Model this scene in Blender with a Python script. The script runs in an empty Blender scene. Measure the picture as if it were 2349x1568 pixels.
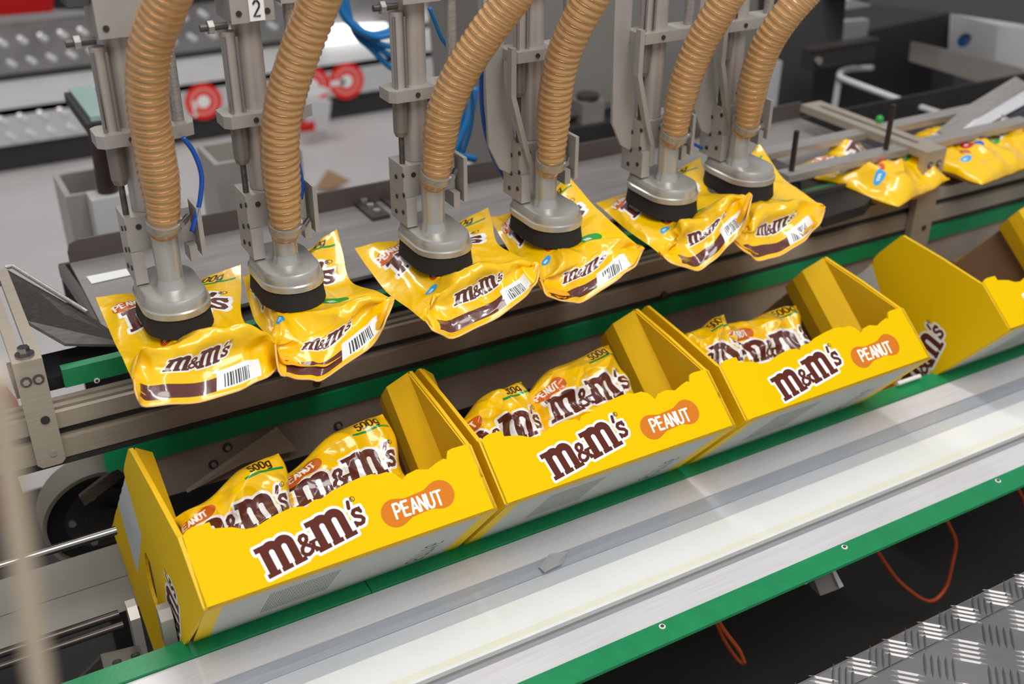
import bpy, bmesh, math, random
import numpy as np
from mathutils import Vector, Matrix
random.seed(7); rng = np.random.default_rng(7)
S = bpy.context.scene
COL = S.collection
H = 1.75                                  # camera height above the hall floor
# ------------------------------------------------------------------ camera
YAW, PITCH, ROLL, FPX = 0.5228313, 0.5119870, 0.0073867, 2523.24
def cam_axes():
    cy, sy, cp, sp, cr, sr = math.cos(YAW), math.sin(YAW), math.cos(PITCH), math.sin(PITCH), math.cos(ROLL), math.sin(ROLL)
    f = Vector((sy*cp, cy*cp, -sp)); r = Vector((cy, -sy, 0)); u = r.cross(f)
    return r*cr+u*sr, u*cr-r*sr, f
CR, CU, CF = cam_axes()
CO = Vector((0, 0, H))
cam = bpy.data.cameras.new('camera'); camo = bpy.data.objects.new('camera', cam); COL.objects.link(camo)
m = Matrix((CR, CU, -CF)).transposed().to_4x4(); m.translation = CO; camo.matrix_world = m
cam.sensor_width = 36; cam.lens = FPX/2349*36; cam.clip_start = .02; cam.clip_end = 60
cam.dof.use_dof = True; cam.dof.focus_distance = 1.5; cam.dof.aperture_fstop = 3.2
S.camera = camo
S.view_settings.view_transform = 'Standard'; S.view_settings.look = 'None'
S.view_settings.exposure = 0.0; S.view_settings.gamma = 1; S.view_settings.use_curve_mapping = False
S.cycles.max_bounces = 8; S.cycles.use_denoising = True
# ------------------------------------------------------------------ world and hall lights
w = bpy.data.worlds.new('world'); S.world = w; w.use_nodes = True
bg = w.node_tree.nodes['Background']; bg.inputs[0].default_value = (.92, .95, 1, 1); bg.inputs[1].default_value = .42
def area(name, loc, target, sx, sy, power, col=(1, 1, 1)):
    l = bpy.data.lights.new(name, 'AREA'); l.shape = 'RECTANGLE'; l.size = sx; l.size_y = sy; l.energy = power; l.color = col
    o = bpy.data.objects.new(name, l); COL.objects.link(o); o.location = loc
    o.rotation_euler = (Vector(target)-Vector(loc)).to_track_quat('-Z', 'Y').to_euler(); return o
area('ceiling_lamp_front', (.3, -.9, 4.2), (.8, 1.1, .85), 2.4, 1.6, 108, (1, .99, .96))
area('ceiling_lamp_over', (1.2, 1.0, 4.6), (1.2, 1.2, .8), .25, 2.4, 46, (.96, .98, 1))
area('ceiling_lamp_far', (.6, 4.6, 4.6), (.8, 4.6, 0), 3.0, .6, 62, (1, .97, .94))
# ------------------------------------------------------------------ helpers
def ray(x, y): return CF+CR*((x-1174.5)/FPX)-CU*((y-784)/FPX)
def at(x, y, X=None, Y=None, Z=None):
    """world point seen at pixel (x, y) of the 2349x1568 frame on the plane X=, Y= or Z= (Z measured from the camera's height)"""
    d = ray(x, y)
    s = X/d.x if X is not None else (Y/d.y if Y is not None else Z/d.z)
    return CO+d*s
def s2l(c): return c/12.92 if c <= .04045 else ((c+.055)/1.055)**2.4
def rgb(r, g, b): return (s2l(r/255), s2l(g/255), s2l(b/255), 1)
MATS = {}
def mat(name, col, rough=.5, metal=0, noise=0, nscale=30, stretch=(1, 1, 1), bump=0, bscale=200, coat=0, spec=.5, trans=0, sub=0, emit=None, aniso=0):
    if name in MATS: return MATS[name]
    M = bpy.data.materials.new(name); M.use_nodes = True; nt = M.node_tree; b = nt.nodes['Principled BSDF']; MATS[name] = M
    b.inputs['Base Color'].default_value = col; b.inputs['Roughness'].default_value = rough; b.inputs['Metallic'].default_value = metal
    b.inputs['Specular IOR Level'].default_value = spec; b.inputs['Coat Weight'].default_value = coat; b.inputs['Coat Roughness'].default_value = .08
    b.inputs['Transmission Weight'].default_value = trans
    if emit: b.inputs['Emission Color'].default_value = col; b.inputs['Emission Strength'].default_value = emit
    tc = nt.nodes.new('ShaderNodeTexCoord'); mp = nt.nodes.new('ShaderNodeMapping'); nt.links.new(tc.outputs['Object'], mp.inputs[0]); mp.inputs['Scale'].default_value = stretch
    if noise:
        n = nt.nodes.new('ShaderNodeTexNoise'); n.inputs['Scale'].default_value = nscale; n.inputs['Detail'].default_value = 6; nt.links.new(mp.outputs[0], n.inputs[0])
        r = nt.nodes.new('ShaderNodeValToRGB'); nt.links.new(n.outputs[0], r.inputs[0])
        a = [max(0, c*(1-noise)) for c in col[:3]]; z = [min(1, c*(1+noise)) for c in col[:3]]
        r.color_ramp.elements[0].position = .3; r.color_ramp.elements[1].position = .7
        r.color_ramp.elements[0].color = (*a, 1); r.color_ramp.elements[1].color = (*z, 1); nt.links.new(r.outputs[0], b.inputs['Base Color'])
        rr = nt.nodes.new('ShaderNodeMapRange'); nt.links.new(n.outputs[0], rr.inputs[0]); rr.inputs[3].default_value = max(.03, rough-.08); rr.inputs[4].default_value = min(1, rough+.1)
        nt.links.new(rr.outputs[0], b.inputs['Roughness'])
    if bump:
        n = nt.nodes.new('ShaderNodeTexNoise'); n.inputs['Scale'].default_value = bscale; nt.links.new(mp.outputs[0], n.inputs[0])
        q = nt.nodes.new('ShaderNodeBump'); q.inputs['Strength'].default_value = bump; q.inputs['Distance'].default_value = .002
        nt.links.new(n.outputs[0], q.inputs['Height']); nt.links.new(q.outputs[0], b.inputs['Normal'])
    return M
def img_mat(name, img, rough=.5, coat=0, bump=0, bscale=60, spec=.5):
    M = bpy.data.materials.new(name); M.use_nodes = True; nt = M.node_tree; b = nt.nodes['Principled BSDF']
    t = nt.nodes.new('ShaderNodeTexImage'); t.image = img; t.extension = 'EXTEND'; nt.links.new(t.outputs[0], b.inputs['Base Color'])
    b.inputs['Roughness'].default_value = rough; b.inputs['Coat Weight'].default_value = coat; b.inputs['Coat Roughness'].default_value = .06; b.inputs['Specular IOR Level'].default_value = spec
    if bump:
        tc = nt.nodes.new('ShaderNodeTexCoord')
        n = nt.nodes.new('ShaderNodeTexNoise'); n.inputs['Scale'].default_value = bscale; n.inputs['Detail'].default_value = 3; n.inputs['Distortion'].default_value = 1.2; nt.links.new(tc.outputs['Object'], n.inputs[0])
        q = nt.nodes.new('ShaderNodeBump'); q.inputs['Strength'].default_value = bump; q.inputs['Distance'].default_value = .004
        nt.links.new(n.outputs[0], q.inputs['Height']); nt.links.new(q.outputs[0], b.inputs['Normal'])
    return M
YEL = rgb(236, 192, 0)
M_steel = mat('brushed_steel', rgb(165, 159, 152), .38, .5, .18, 6, (3, 60, 60))
M_steel_d = mat('dark_steel', rgb(98, 92, 88), .42, .75, .2, 8, (2, 30, 30))
M_alu = mat('anodised_aluminium', rgb(206, 203, 205), .36, .1, .07, 5, (2, 90, 90))
M_alu_tan = mat('extrusion_aluminium', rgb(168, 156, 140), .36, .35, .08, 5, (2, 80, 80))
M_cast = mat('cast_aluminium', rgb(190, 187, 180), .3, .6, .06, 20)
M_cyl = mat('tube_aluminium', rgb(178, 168, 160), .36, .35, .05, 20)
M_block = mat('milled_aluminium', rgb(172, 166, 159), .4, .35, .05, 20)
M_chrome = mat('chrome', rgb(170, 165, 160), .16, 1)
M_black = mat('black_rubber', rgb(24, 23, 24), .6, 0, .2, 60)
M_foam = mat('black_foam', rgb(30, 28, 29), .85, 0, .25, 300, bump=.5, bscale=900)
M_green = mat('green_plastic', rgb(10, 128, 76), .38, 0, .08, 40, bump=.15, bscale=150)
M_white = mat('white_plastic', rgb(225, 225, 222), .4, 0, .02, 12)
M_cream = mat('cream_plastic', rgb(222, 220, 200), .4, 0, .03, 9)
M_lgrey = mat('light_grey_paint', rgb(196, 194, 192), .45, 0, .04, 8)
M_grey = mat('grey_paint', rgb(136, 131, 126), .5, .1, .08, 3)
M_dgrey = mat('dark_grey_paint', rgb(72, 70, 70), .55, .1, .1, 4)
M_vdark = mat('soot_grey', rgb(44, 41, 40), .7, 0, .15, 5)
M_brownm = mat('machine_bed_brown', rgb(150, 138, 128), .45, .1, .12, 10)
M_bed = mat('support_grey', rgb(86, 83, 74), .42, .3, .05, 6)
M_floor = mat('hall_floor_coating', rgb(188, 184, 182), .45, 0, .06, 2.5)
M_blue = mat('blue_hose_plastic', rgb(20, 80, 170), .35)
M_cyan = mat('light_blue_hose_plastic', rgb(22, 110, 170), .35)
M_orange = mat('orange_cable_plastic', rgb(196, 84, 40), .5)
M_red = mat('red_paint', rgb(196, 10, 12), .45)
M_redlabel = mat('red_sticker', rgb(232, 30, 20), .4)
M_wlabel = mat('white_sticker', rgb(236, 236, 232), .4)
M_inklabel = mat('black_ink', rgb(26, 24, 24), .5)
M_dbrown = mat('dark_brown_post', rgb(44, 26, 22), .5)
M_ycard = mat('yellow_cardboard', YEL, .5, 0, .03, 30, (1, 1, 12))
M_ycard_in = mat('yellow_cardboard_folded', rgb(232, 184, 2), .6, 0, .03, 30, (1, 12, 1))
M_card = mat('raw_cardboard', rgb(150, 118, 88), .8, 0, .08, 40, (1, 1, 14))
M_wcard = mat('unprinted_card', rgb(196, 198, 198), .6, 0, .04, 60, (1, 20, 1))
M_copper = mat('copper_wire', rgb(235, 170, 110), .25, .9)
M_tread = mat('tread_aluminium', rgb(150, 147, 146), .42, .8, .14, 7)
M_glass = mat('frosted_glass_top', rgb(150, 172, 165), .25, 0, .05, 5)
M_belt_w = mat('worn_drive_belt', rgb(138, 132, 118), .5, 0, .1, 10)
M_glare = mat('lit_lamp_panel', (1, 1, 1, 1), .5, emit=1.6)  # glowing white that imitates the reflection of a light
def hose_material():
    M = mat('amber_hose_plastic', rgb(194, 152, 102), .26, 0, .08, 18, coat=.6)
    b = M.node_tree.nodes['Principled BSDF']; b.inputs['Transmission Weight'].default_value = .12; b.inputs['IOR'].default_value = 1.3
    return M
M_hose = hose_material()

def link(name, me, parent=None):
    o = bpy.data.objects.new(name, me); COL.objects.link(o)
    if parent is not None: o.parent = parent
    return o
def obj(name, bm, m, parent=None, smooth=False, bevel=0):
    if bevel:
        try: bmesh.ops.bevel(bm, geom=[e for e in bm.edges if len(e.link_faces) == 2 and e.calc_face_angle(0) > .6], offset=bevel, segments=2, affect='EDGES', profile=.6)
        except Exception: pass
    bmesh.ops.recalc_face_normals(bm, faces=bm.faces)
    me = bpy.data.meshes.new(name); bm.to_mesh(me); bm.free()
    for q in (m if isinstance(m, (list, tuple)) else [m]): me.materials.append(q)
    if smooth:
        for p in me.polygons: p.use_smooth = True
        if smooth != 'all': me.set_sharp_from_angle(angle=math.radians(smooth if smooth > 1 else 40))
    return link(name, me, parent)
def tag(o, label=None, cat=None, group=None, kind=None):
    if label: o['label'] = label
    if cat: o['category'] = cat
    if group: o['group'] = group
    if kind: o['kind'] = kind
    return o
def thing(name, loc, label, cat, group=None, rot=(0, 0, 0)):
    o = bpy.data.objects.new(name, None); COL.objects.link(o); o.location = loc; o.rotation_euler = rot; o.empty_display_size = .02
    return tag(o, label, cat, group)
def zz(z): return z+H
def box(bm, x0, x1, y0, y1, z0, z1, mi=0):
    v = [bm.verts.new((x, y, z)) for x in (x0, x1) for y in (y0, y1) for z in (z0, z1)]
    for f in ((0, 1, 3, 2), (4, 6, 7, 5), (0, 4, 5, 1), (2, 3, 7, 6), (0, 2, 6, 4), (1, 5, 7, 3)):
        bm.faces.new([v[i] for i in f]).material_index = mi
def bx(*a):
    bm = bmesh.new(); box(bm, *a); return bm
def cyl(bm, p0, p1, r0, r1=None, seg=20, caps=True):
    p0, p1 = Vector(p0), Vector(p1); r1 = r0 if r1 is None else r1; d = (p1-p0).normalized()
    a = d.orthogonal().normalized(); b = d.cross(a)
    R0 = [bm.verts.new(p0+(a*math.cos(t)+b*math.sin(t))*r0) for t in [2*math.pi*i/seg for i in range(seg)]]
    R1 = [bm.verts.new(p1+(a*math.cos(t)+b*math.sin(t))*r1) for t in [2*math.pi*i/seg for i in range(seg)]]
    for i in range(seg): bm.faces.new((R0[i], R0[(i+1) % seg], R1[(i+1) % seg], R1[i]))
    if caps: bm.faces.new(R0[::-1]); bm.faces.new(R1)
def cb(*a, **k):
    bm = bmesh.new(); cyl(bm, *a, **k); return bm
def spline(P, n):
    P = [Vector(p) for p in P]; P = [P[0]*2-P[1]]+P+[P[-1]*2-P[-2]]; out = []
    for i in range(1, len(P)-2):
        for k in range(n):
            t = k/n; a, b, c, d = P[i-1:i+3]
            out.append(.5*((2*b)+(c-a)*t+(2*a-5*b+4*c-d)*t*t+(3*b-3*c+d-a)*t**3))
    out.append(P[-2]); return out
def frames(pts):
    T = [(pts[min(i+1, len(pts)-1)]-pts[max(i-1, 0)]).normalized() for i in range(len(pts))]
    a = T[0].orthogonal().normalized(); F = []
    for t in T:
        a = (a-t*a.dot(t)).normalized(); F.append((a, t.cross(a)))
    return T, F
def tube(bm, pts, r, seg=10, caps=True):
    T, F = frames(pts); rings = []
    for i, p in enumerate(pts):
        rr = r(i) if callable(r) else r; a, b = F[i]
        rings.append([bm.verts.new(p+(a*math.cos(2*math.pi*k/seg)+b*math.sin(2*math.pi*k/seg))*rr) for k in range(seg)])
    for i in range(len(rings)-1):
        for k in range(seg): bm.faces.new((rings[i][k], rings[i][(k+1) % seg], rings[i+1][(k+1) % seg], rings[i+1][k]))
    if caps: bm.faces.new(rings[0][::-1]); bm.faces.new(rings[-1])
def prism_yz(bm, pts, x0, x1):
    """extrude a (y,z) outline along X"""
    A = [bm.verts.new((x0, y, z)) for y, z in pts]; B = [bm.verts.new((x1, y, z)) for y, z in pts]; n = len(pts)
    bm.faces.new(A); bm.faces.new(B[::-1])
    for i in range(n): bm.faces.new((A[i], B[i], B[(i+1) % n], A[(i+1) % n]))
from mathutils.geometry import tessellate_polygon
def plate(bm, outer, to3, thick, holes=(), mi=0, mi_edge=0, uv=None):
    """flat sheet: 2-D outline (with holes) placed by to3(s,t,n), thickness along n; uv=(w,h,ou,ov) maps s,t to the print"""
    loops = [list(outer)]+[list(h) for h in holes]
    flat = [p for l in loops for p in l]
    tris = tessellate_polygon([[Vector((s, t, 0)) for s, t in l] for l in loops])
    A = [bm.verts.new(to3(s, t, 0)) for s, t in flat]; B = [bm.verts.new(to3(s, t, thick)) for s, t in flat]
    uvl = bm.loops.layers.uv.verify() if uv else None
    idx = {v: flat[i] for i, v in enumerate(A)}; idx.update({v: flat[i] for i, v in enumerate(B)})
    for a, b, c in tris:
        for V, m_ in ((A, mi), (B, mi_edge)):
            try: f = bm.faces.new((V[a], V[b], V[c]) if V is A else (V[c], V[b], V[a]))
            except ValueError: continue
            f.material_index = m_
            if uv:
                for l in f.loops: s, t = idx[l.vert]; l[uvl].uv = ((s-uv[2])/uv[0], (t-uv[3])/uv[1])
    k = 0
    for l in loops:
        n = len(l)
        for i in range(n):
            a, b = k+i, k+(i+1) % n
            try: bm.faces.new((A[a], B[a], B[b], A[b])).material_index = mi_edge
            except ValueError: pass
        k += n
def quad_px(bm, px, thick=.01):
    """solid panel through 3-D points, thickness away from the camera"""
    P = [Vector(p) for p in px]; n = (P[1]-P[0]).cross(P[2]-P[0]).normalized()
    if n.dot(P[0]-CO) < 0: n = -n
    A = [bm.verts.new(p) for p in P]; B = [bm.verts.new(p+n*thick) for p in P]; k = len(P)
    bm.faces.new(A); bm.faces.new(B[::-1])
    for i in range(k): bm.faces.new((A[i], A[(i+1) % k], B[(i+1) % k], B[i]))
def panel_at(pts, Y, thick=.02):
    bm = bmesh.new(); quad_px(bm, [at(x, y, Y=Y) for x, y in pts], thick); return bm
def spheroid(bm, c, r, seg=16):
    g = bmesh.ops.create_uvsphere(bm, u_segments=seg, v_segments=seg//2+2, radius=1)
    for v in g['verts']: v.co = Vector((v.co.x*r[0]+c[0], v.co.y*r[1]+c[1], v.co.z*r[2]+c[2]))

# ------------------------------------------------------------------ printed artwork (computed in memory from shapes)
class Art:
    def __init__(s, w, h, ppm, bg):
        s.w, s.h, s.p = w, h, ppm; s.W, s.Hh = int(w*ppm), int(h*ppm)
        s.a = np.ones((s.Hh, s.W, 4), np.float32); s.a[..., :3] = np.array(bg)/255.
    def paint(s, sdf, col, box_, grow=0):
        x0, y0, x1, y1 = box_; i0, i1 = max(0, int(x0*s.p)), min(s.W, int(x1*s.p)+1); j0, j1 = max(0, int(y0*s.p)), min(s.Hh, int(y1*s.p)+1)
        if i1 <= i0 or j1 <= j0: return
        X, Y = np.meshgrid((np.arange(i0, i1)+.5)/s.p, (np.arange(j0, j1)+.5)/s.p)
        d = sdf(X, Y)-grow; c = np.clip(.5-d*s.p, 0, 1)[..., None]
        s.a[j0:j1, i0:i1, :3] = s.a[j0:j1, i0:i1, :3]*(1-c)+np.array(col)/255.*c
    def image(s, name):
        im = bpy.data.images.new(name, s.W, s.Hh); im.pixels.foreach_set(s.a.ravel()); im.pack(); return im
def cap(ax, ay, bx_, by, r):
    def f(X, Y):
        vx, vy = bx_-ax, by-ay; t = np.clip(((X-ax)*vx+(Y-ay)*vy)/(vx*vx+vy*vy+1e-12), 0, 1)
        return np.hypot(X-ax-vx*t, Y-ay-vy*t)-r
    return f
def rect(x0, y0, x1, y1):
    def f(X, Y):
        dx = np.abs(X-(x0+x1)/2)-(x1-x0)/2; dy = np.abs(Y-(y0+y1)/2)-(y1-y0)/2
        return np.hypot(np.maximum(dx, 0), np.maximum(dy, 0))+np.minimum(np.maximum(dx, dy), 0)
    return f
def circ(x, y, r): return lambda X, Y: np.hypot(X-x, Y-y)-r
def union(fs):
    def f(X, Y):
        d = fs[0](X, Y)
        for g in fs[1:]: d = np.minimum(d, g(X, Y))
        return d
    return f
def sub(f, g): return lambda X, Y: np.maximum(f(X, Y), -g(X, Y))
def inter(f, g): return lambda X, Y: np.maximum(f(X, Y), g(X, Y))
def smooth_u(f, g, k):
    def q(X, Y):
        a, b = f(X, Y), g(X, Y); h = np.clip(.5+.5*(b-a)/k, 0, 1); return b*(1-h)+a*h-k*h*(1-h)
    return q
def move(f, x, y, s, ang):
    c, n = math.cos(ang), math.sin(ang)
    return lambda X, Y: f(((X-x)*c+(Y-y)*n)/s, (-(X-x)*n+(Y-y)*c)/s)*s
def poly(pts, r): return [cap(*pts[i], *pts[i+1], r) for i in range(len(pts)-1)]
def letter_m():
    hump = lambda a, b: union([sub(circ((a+b)/2, .68, (b-a)/2), rect(a-1, -1, b+1, .0)), rect(a, .05, b, .68)])
    body = union([rect(0, 0, .24, .9), hump(.02, .64), hump(.41, 1.03)])
    for c0, c1 in ((.24, .40), (.63, .79)):
        body = sub(body, union([rect(c0, -.5, c1, .66), circ((c0+c1)/2, .66, (c1-c0)/2)]))
    return union([body, rect(-.12, .8, .2, .96), rect(-.08, 0, .31, .13), rect(.37, 0, .7, .13), rect(.76, 0, 1.14, .13)])
def letter_amp():
    return union(poly([(.78, .06), (.22, .62), (.2, .78), (.3, .9), (.45, .9), (.53, .78), (.48, .64), (.14, .38), (.08, .22), (.14, .08), (.3, .02), (.48, .08), (.66, .3), (.7, .44)], .085)+[rect(.52, .4, .9, .53), rect(.62, -.03, .92, .1)])
def letter_s():
    return union(poly([(.47, .62), (.36, .76), (.18, .76), (.08, .64), (.12, .5), (.38, .34), (.44, .2), (.34, .06), (.16, .04), (.02, .16)], .095)+[rect(.42, .5, .54, .84), rect(-.07, -.04, .05, .28)])
LOGO = union([letter_m(), move(letter_amp(), 1.04, .1, .66, 0), move(letter_m(), 1.62, 0, 1.03, 0), cap(2.96, .98, 2.9, .8, .055), move(letter_s(), 2.88, .2, .62, 0)])
def logo(A, x, y, s, ang, brown=(92, 44, 34), white=(240, 238, 236)):
    f = move(LOGO, x, y, s, ang); c, n = math.cos(ang), math.sin(ang)
    cor = [(x+s*(p*c-q*n), y+s*(p*n+q*c)) for p in (-.3, 3.6) for q in (-.25, 1.35)]
    b = (min(p[0] for p in cor), min(p[1] for p in cor), max(p[0] for p in cor), max(p[1] for p in cor))
    A.paint(f, white, b, grow=.085*s); A.paint(f, brown, b)
    g = move(union([sub(circ(3.12, 1.0, .085), circ(3.12, 1.0, .065)), cap(3.08, .96, 3.08, 1.04, .012), cap(3.08, 1.04, 3.12, 1.03, .012), cap(3.09, 1.0, 3.13, .96, .012)]), x, y, s, ang)
    A.paint(g, (70, 50, 40), b)
GL = {'P': [[(0, 0), (0, 1), (.32, 1), (.5, .85), (.5, .6), (.32, .45), (0, .45)]], 'E': [[(.45, 0), (0, 0), (0, 1), (.45, 1)], [(0, .52), (.4, .52)]],
      'A': [[(0, 0), (.28, 1), (.56, 0)], [(.1, .3), (.46, .3)]], 'N': [[(0, 0), (0, 1), (.5, 0), (.5, 1)]], 'U': [[(0, 1), (0, .2), (.14, 0), (.36, 0), (.5, .2), (.5, 1)]],
      'T': [[(0, 1), (.56, 1)], [(.28, 1), (.28, 0)]], '5': [[(.46, 1), (.05, 1), (.02, .56), (.3, .62), (.48, .46), (.48, .18), (.34, 0), (.12, 0), (0, .14)]],
      '0': [[(.14, 0), (0, .2), (0, .8), (.14, 1), (.34, 1), (.48, .8), (.48, .2), (.34, 0), (.14, 0)]], 'g': [[(.46, .1), (.34, 0), (.1, 0), (0, .14), (0, .5), (.12, .66), (.34, .66), (.46, .55)], [(.46, .68), (.46, -.15), (.34, -.3), (.05, -.28)]],
      '7': [[(0, 1), (.5, 1), (.18, 0)]], '1': [[(.1, .8), (.28, 1), (.28, 0)]], '6': [[(.44, .95), (.2, 1), (0, .7), (0, .2), (.14, 0), (.36, 0), (.48, .18), (.46, .45), (.3, .56), (.05, .45)]],
      '2': [[(0, .8), (.14, 1), (.36, 1), (.5, .8), (.46, .58), (0, 0), (.52, 0)]]}
def text(A, word, x, y, h, ang, col, wt=.095, adv=.78, sx=1.):
    c, n = math.cos(ang), math.sin(ang); ox = 0
    for ch in word:
        fs = []
        for st in GL[ch]: fs += poly([(px*sx, py) for px, py in st], wt)
        px, py = x+ox*c*h, y+ox*n*h
        A.paint(move(union(fs), px, py, h, ang), col, (px-h, py-h, px+1.6*h, py+1.7*h)); ox += adv*sx
def blob(A, x0, y0, x1, y1, r0, r1, col=(208, 118, 36)):
    f = smooth_u(smooth_u(circ(x0, y0, r0), circ(x1, y1, r1), r0), cap(x0, y0, x1, y1, r0*.72), r0*.4)
    A.paint(f, col, (x0-2*r0, y0-2*r0, x1+2*r1, y1+2*r1))
YB = (230, 188, 0)
FX, FZ = .39, .104
A = Art(FX, FZ, 5000, YB)
logo(A, .086, .0115, .0425, math.radians(8.5))
blob(A, .2575, .0385, .3235, .0435, .0185, .019)
text(A, 'PEANUT', .2575, .0315, .0185, math.radians(-1), (248, 246, 240), .085, .72, .86)
I_front = A.image('front_panel_print')
A = Art(.46, .26, 3500, (240, 194, 0))
# side panel print, seen from the -X side: s = depth measured from the front (runs right to left)
def mirror_side(A):  # drawn with s' = .46 - b so the words read correctly from outside
    logo(A, .46-.262, -.016, .048, math.radians(25))
    blob(A, .46-.36, -.0, .46-.32, .02, .017, .018)
    text(A, 'PEANUT', .46-.385, -.02, .018, math.radians(24), (248, 246, 240), .085, .72, .86)
    tri = [(.198, .25), (.222, .165), (.36, .146), (.315, .262), (.198, .262)]
    def f(X, Y):
        d = np.full(X.shape, -1e9); B = .46-X; P = tri; cxm = sum(p[0] for p in P)/5; cym = sum(p[1] for p in P)/5
        for i in range(5):
            (ax, ay), (bx2, by2) = P[i], P[(i+1) % 5]; nx, ny = (by2-ay), -(bx2-ax); L = math.hypot(nx, ny)+1e-9; nx, ny = nx/L, ny/L
            if (cxm-ax)*nx+(cym-ay)*ny > 0: nx, ny = -nx, -ny
            d = np.maximum(d, (B-ax)*nx+(Y-ay)*ny)
        return d
    A.paint(f, (205, 208, 208), (0, 0, .46, .26))
mirror_side(A)
I_side = A.image('side_panel_print')
A = Art(.39, .46, 2600, (186, 188, 180))       # underside: grey board, yellow ends, barcode grid, number
A.paint(rect(-.1, -.1, .022, .6), (236, 196, 10), (0, 0, .39, .46)); A.paint(rect(.366, -.1, .5, .6), (236, 196, 10), (0, 0, .39, .46)); A.paint(rect(-.1, -.1, .5, .006), (240, 190, 20), (0, 0, .39, .46))
for i in range(26):
    A.paint(rect(.085+i*.0036, .035, .0868+i*.0036, .15), (96, 98, 96), (.07, .03, .2, .16))
for j in range(8): A.paint(rect(.07, .044+j*.014, .19, .0465+j*.014), (186, 188, 180), (.07, .03, .2, .16))
text(A, '57716', .300, .175, .026, math.radians(-90+8), (70, 66, 60), .06, .72)
I_bottom = A.image('underside_print')
# pouch print: gusset strip below, front face above
BW, BH, GS = .17, .23, .06
A = Art(BW, BH+GS, 5200, (242, 190, 0))
oy = GS
logo(A, .022, oy+.1365, .043, math.radians(1))
blob(A, .022, oy+.190, .052, oy+.196, .0125, .013, (204, 98, 32))
text(A, 'PEANUT', .0125, oy+.186, .0125, math.radians(6), (246, 240, 230), .09, .72, .8)
text(A, '500g', .122, oy+.2125, .0115, math.radians(2), (58, 36, 12), .1, .72, .95)
A.paint(rect(.112, oy+.206, .165, oy+.2095), (20, 138, 60), (.1, oy+.2, .17, oy+.215))
for cx_, cy_, r_, cc in ((.075, .098, .0125, (190, 24, 24)), (.098, .088, .011, (30, 96, 190)), (.12, .1, .011, (84, 42, 30)), (.139, .083, .0115, (40, 150, 40)), (.052, .084, .011, (200, 80, 20)), (.088, .068, .011, (240, 180, 20)), (.03, .066, .01, (60, 160, 220))):
    A.paint(circ(cx_, oy+cy_, r_), cc, (cx_-.02, oy+cy_-.02, cx_+.02, oy+cy_+.02))
    A.paint(move(letter_m(), cx_-.004, oy+cy_-.003, .0062, .2), (240, 240, 240), (cx_-.02, oy+cy_-.02, cx_+.02, oy+cy_+.02))
A.paint(rect(.142, oy+.052, .163, oy+.06), (225, 225, 225), (.13, oy+.04, .17, oy+.07))
# gusset
A.paint(rect(.03, .006, .1, .019), (92, 46, 40), (0, 0, .17, .06))
A.paint(rect(.1, .006, .142, .024), (232, 232, 232), (0, 0, .17, .06))
for i in range(11): A.paint(rect(.106+i*.0021, .008, .1068+i*.0021+(i % 3)*.0003, .02), (60, 60, 60), (.1, 0, .14, .03))
logo(A, .058, .03, .016, math.radians(2))
I_bag = A.image('pouch_print')
M_front = img_mat('printed_front_board', I_front, .6, 0, spec=.06)
M_side = img_mat('printed_side_board', I_side, .55, 0, spec=.25)
M_bottom = img_mat('printed_underside_board', I_bottom, .6)
M_bag = img_mat('glossy_pouch_film', I_bag, .27, .8, .45, 26, .35)
M_bagback = mat('pouch_film_back', rgb(238, 170, 8), .3, coat=.5)

# ================================================================== STRUCTURE
FL = 0.0
o = obj('floor', bx(-6, 9, -3, 12, -.05, 0), M_floor); tag(o, kind='structure')
o = obj('wall_back', bx(-6, 9, 9.5, 9.6, 0, 6), M_dgrey); tag(o, kind='structure')

# platform behind, with steps of tread plate
pf = thing('stepped_platform', (0, 0, 0), 'blurred stepped metal platform with tread plate behind the machine', 'platform')
def tread_bars(bm, x0, x1, y0, y1, to3, pitch=.07, L=.042, wd=.007, hgt=.0025, nb=5, gap=.0095):
    nx, ny = int((x1-x0)/pitch), int((y1-y0)/pitch)
    for i in range(nx):
        for j in range(ny):
            cx, cy = x0+(i+.5)*pitch, y0+(j+.5)*pitch; a = math.radians(45 if (i+j) % 2 else -45)
            ca, sa = math.cos(a), math.sin(a)
            for k in range(nb):
                q = (k-(nb-1)/2)*gap
                def P(s, t, h_): return to3(cx+s*ca-(t+q)*sa, cy+s*sa+(t+q)*ca, h_)
                b = [bm.verts.new(P(*p)) for p in ((-L/2, 0, 0), (-L*.25, -wd/2, 0), (L*.25, -wd/2, 0), (L/2, 0, 0), (L*.25, wd/2, 0), (-L*.25, wd/2, 0))]
                t = [bm.verts.new(P(*p)) for p in ((-L*.3, 0, hgt), (L*.3, 0, hgt))]
                for f in ((b[0], b[1], t[0]), (b[1], b[2], t[1], t[0]), (b[2], b[3], t[1]), (b[3], b[4], t[1]), (b[4], b[5], t[0], t[1]), (b[5], b[0], t[0])): bm.faces.new(f)
fl0 = at(0, 395, Z=-H).y              # where the dark riser meets the floor
r1 = at(0, 332, Y=fl0).z; fa = at(0, 245, Y=fl0+.02).z; f2 = at(0, 188, Z=fa-H).y
XR = at(1100, 250, Y=fl0).x
o = obj('riser', bx(-3, XR, fl0, fl0+.05, 0, r1), M_vdark, pf)
o = obj('fascia', bx(-3, XR, fl0-.03, fl0+.05, r1, fa), M_lgrey, pf, bevel=.003)
o = obj('upper_deck', bx(-3, XR, fl0-.03, f2+.02, fa-.03, fa+.001), M_lgrey, pf)
up = at(0, 60, Y=f2).z
o = obj('upper_fascia', bx(-3, XR, f2, f2+.04, fa, up), M_tread, pf)
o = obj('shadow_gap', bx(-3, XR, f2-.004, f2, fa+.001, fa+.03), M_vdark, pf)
xe = at(236, 290, Y=fl0).x
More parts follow.
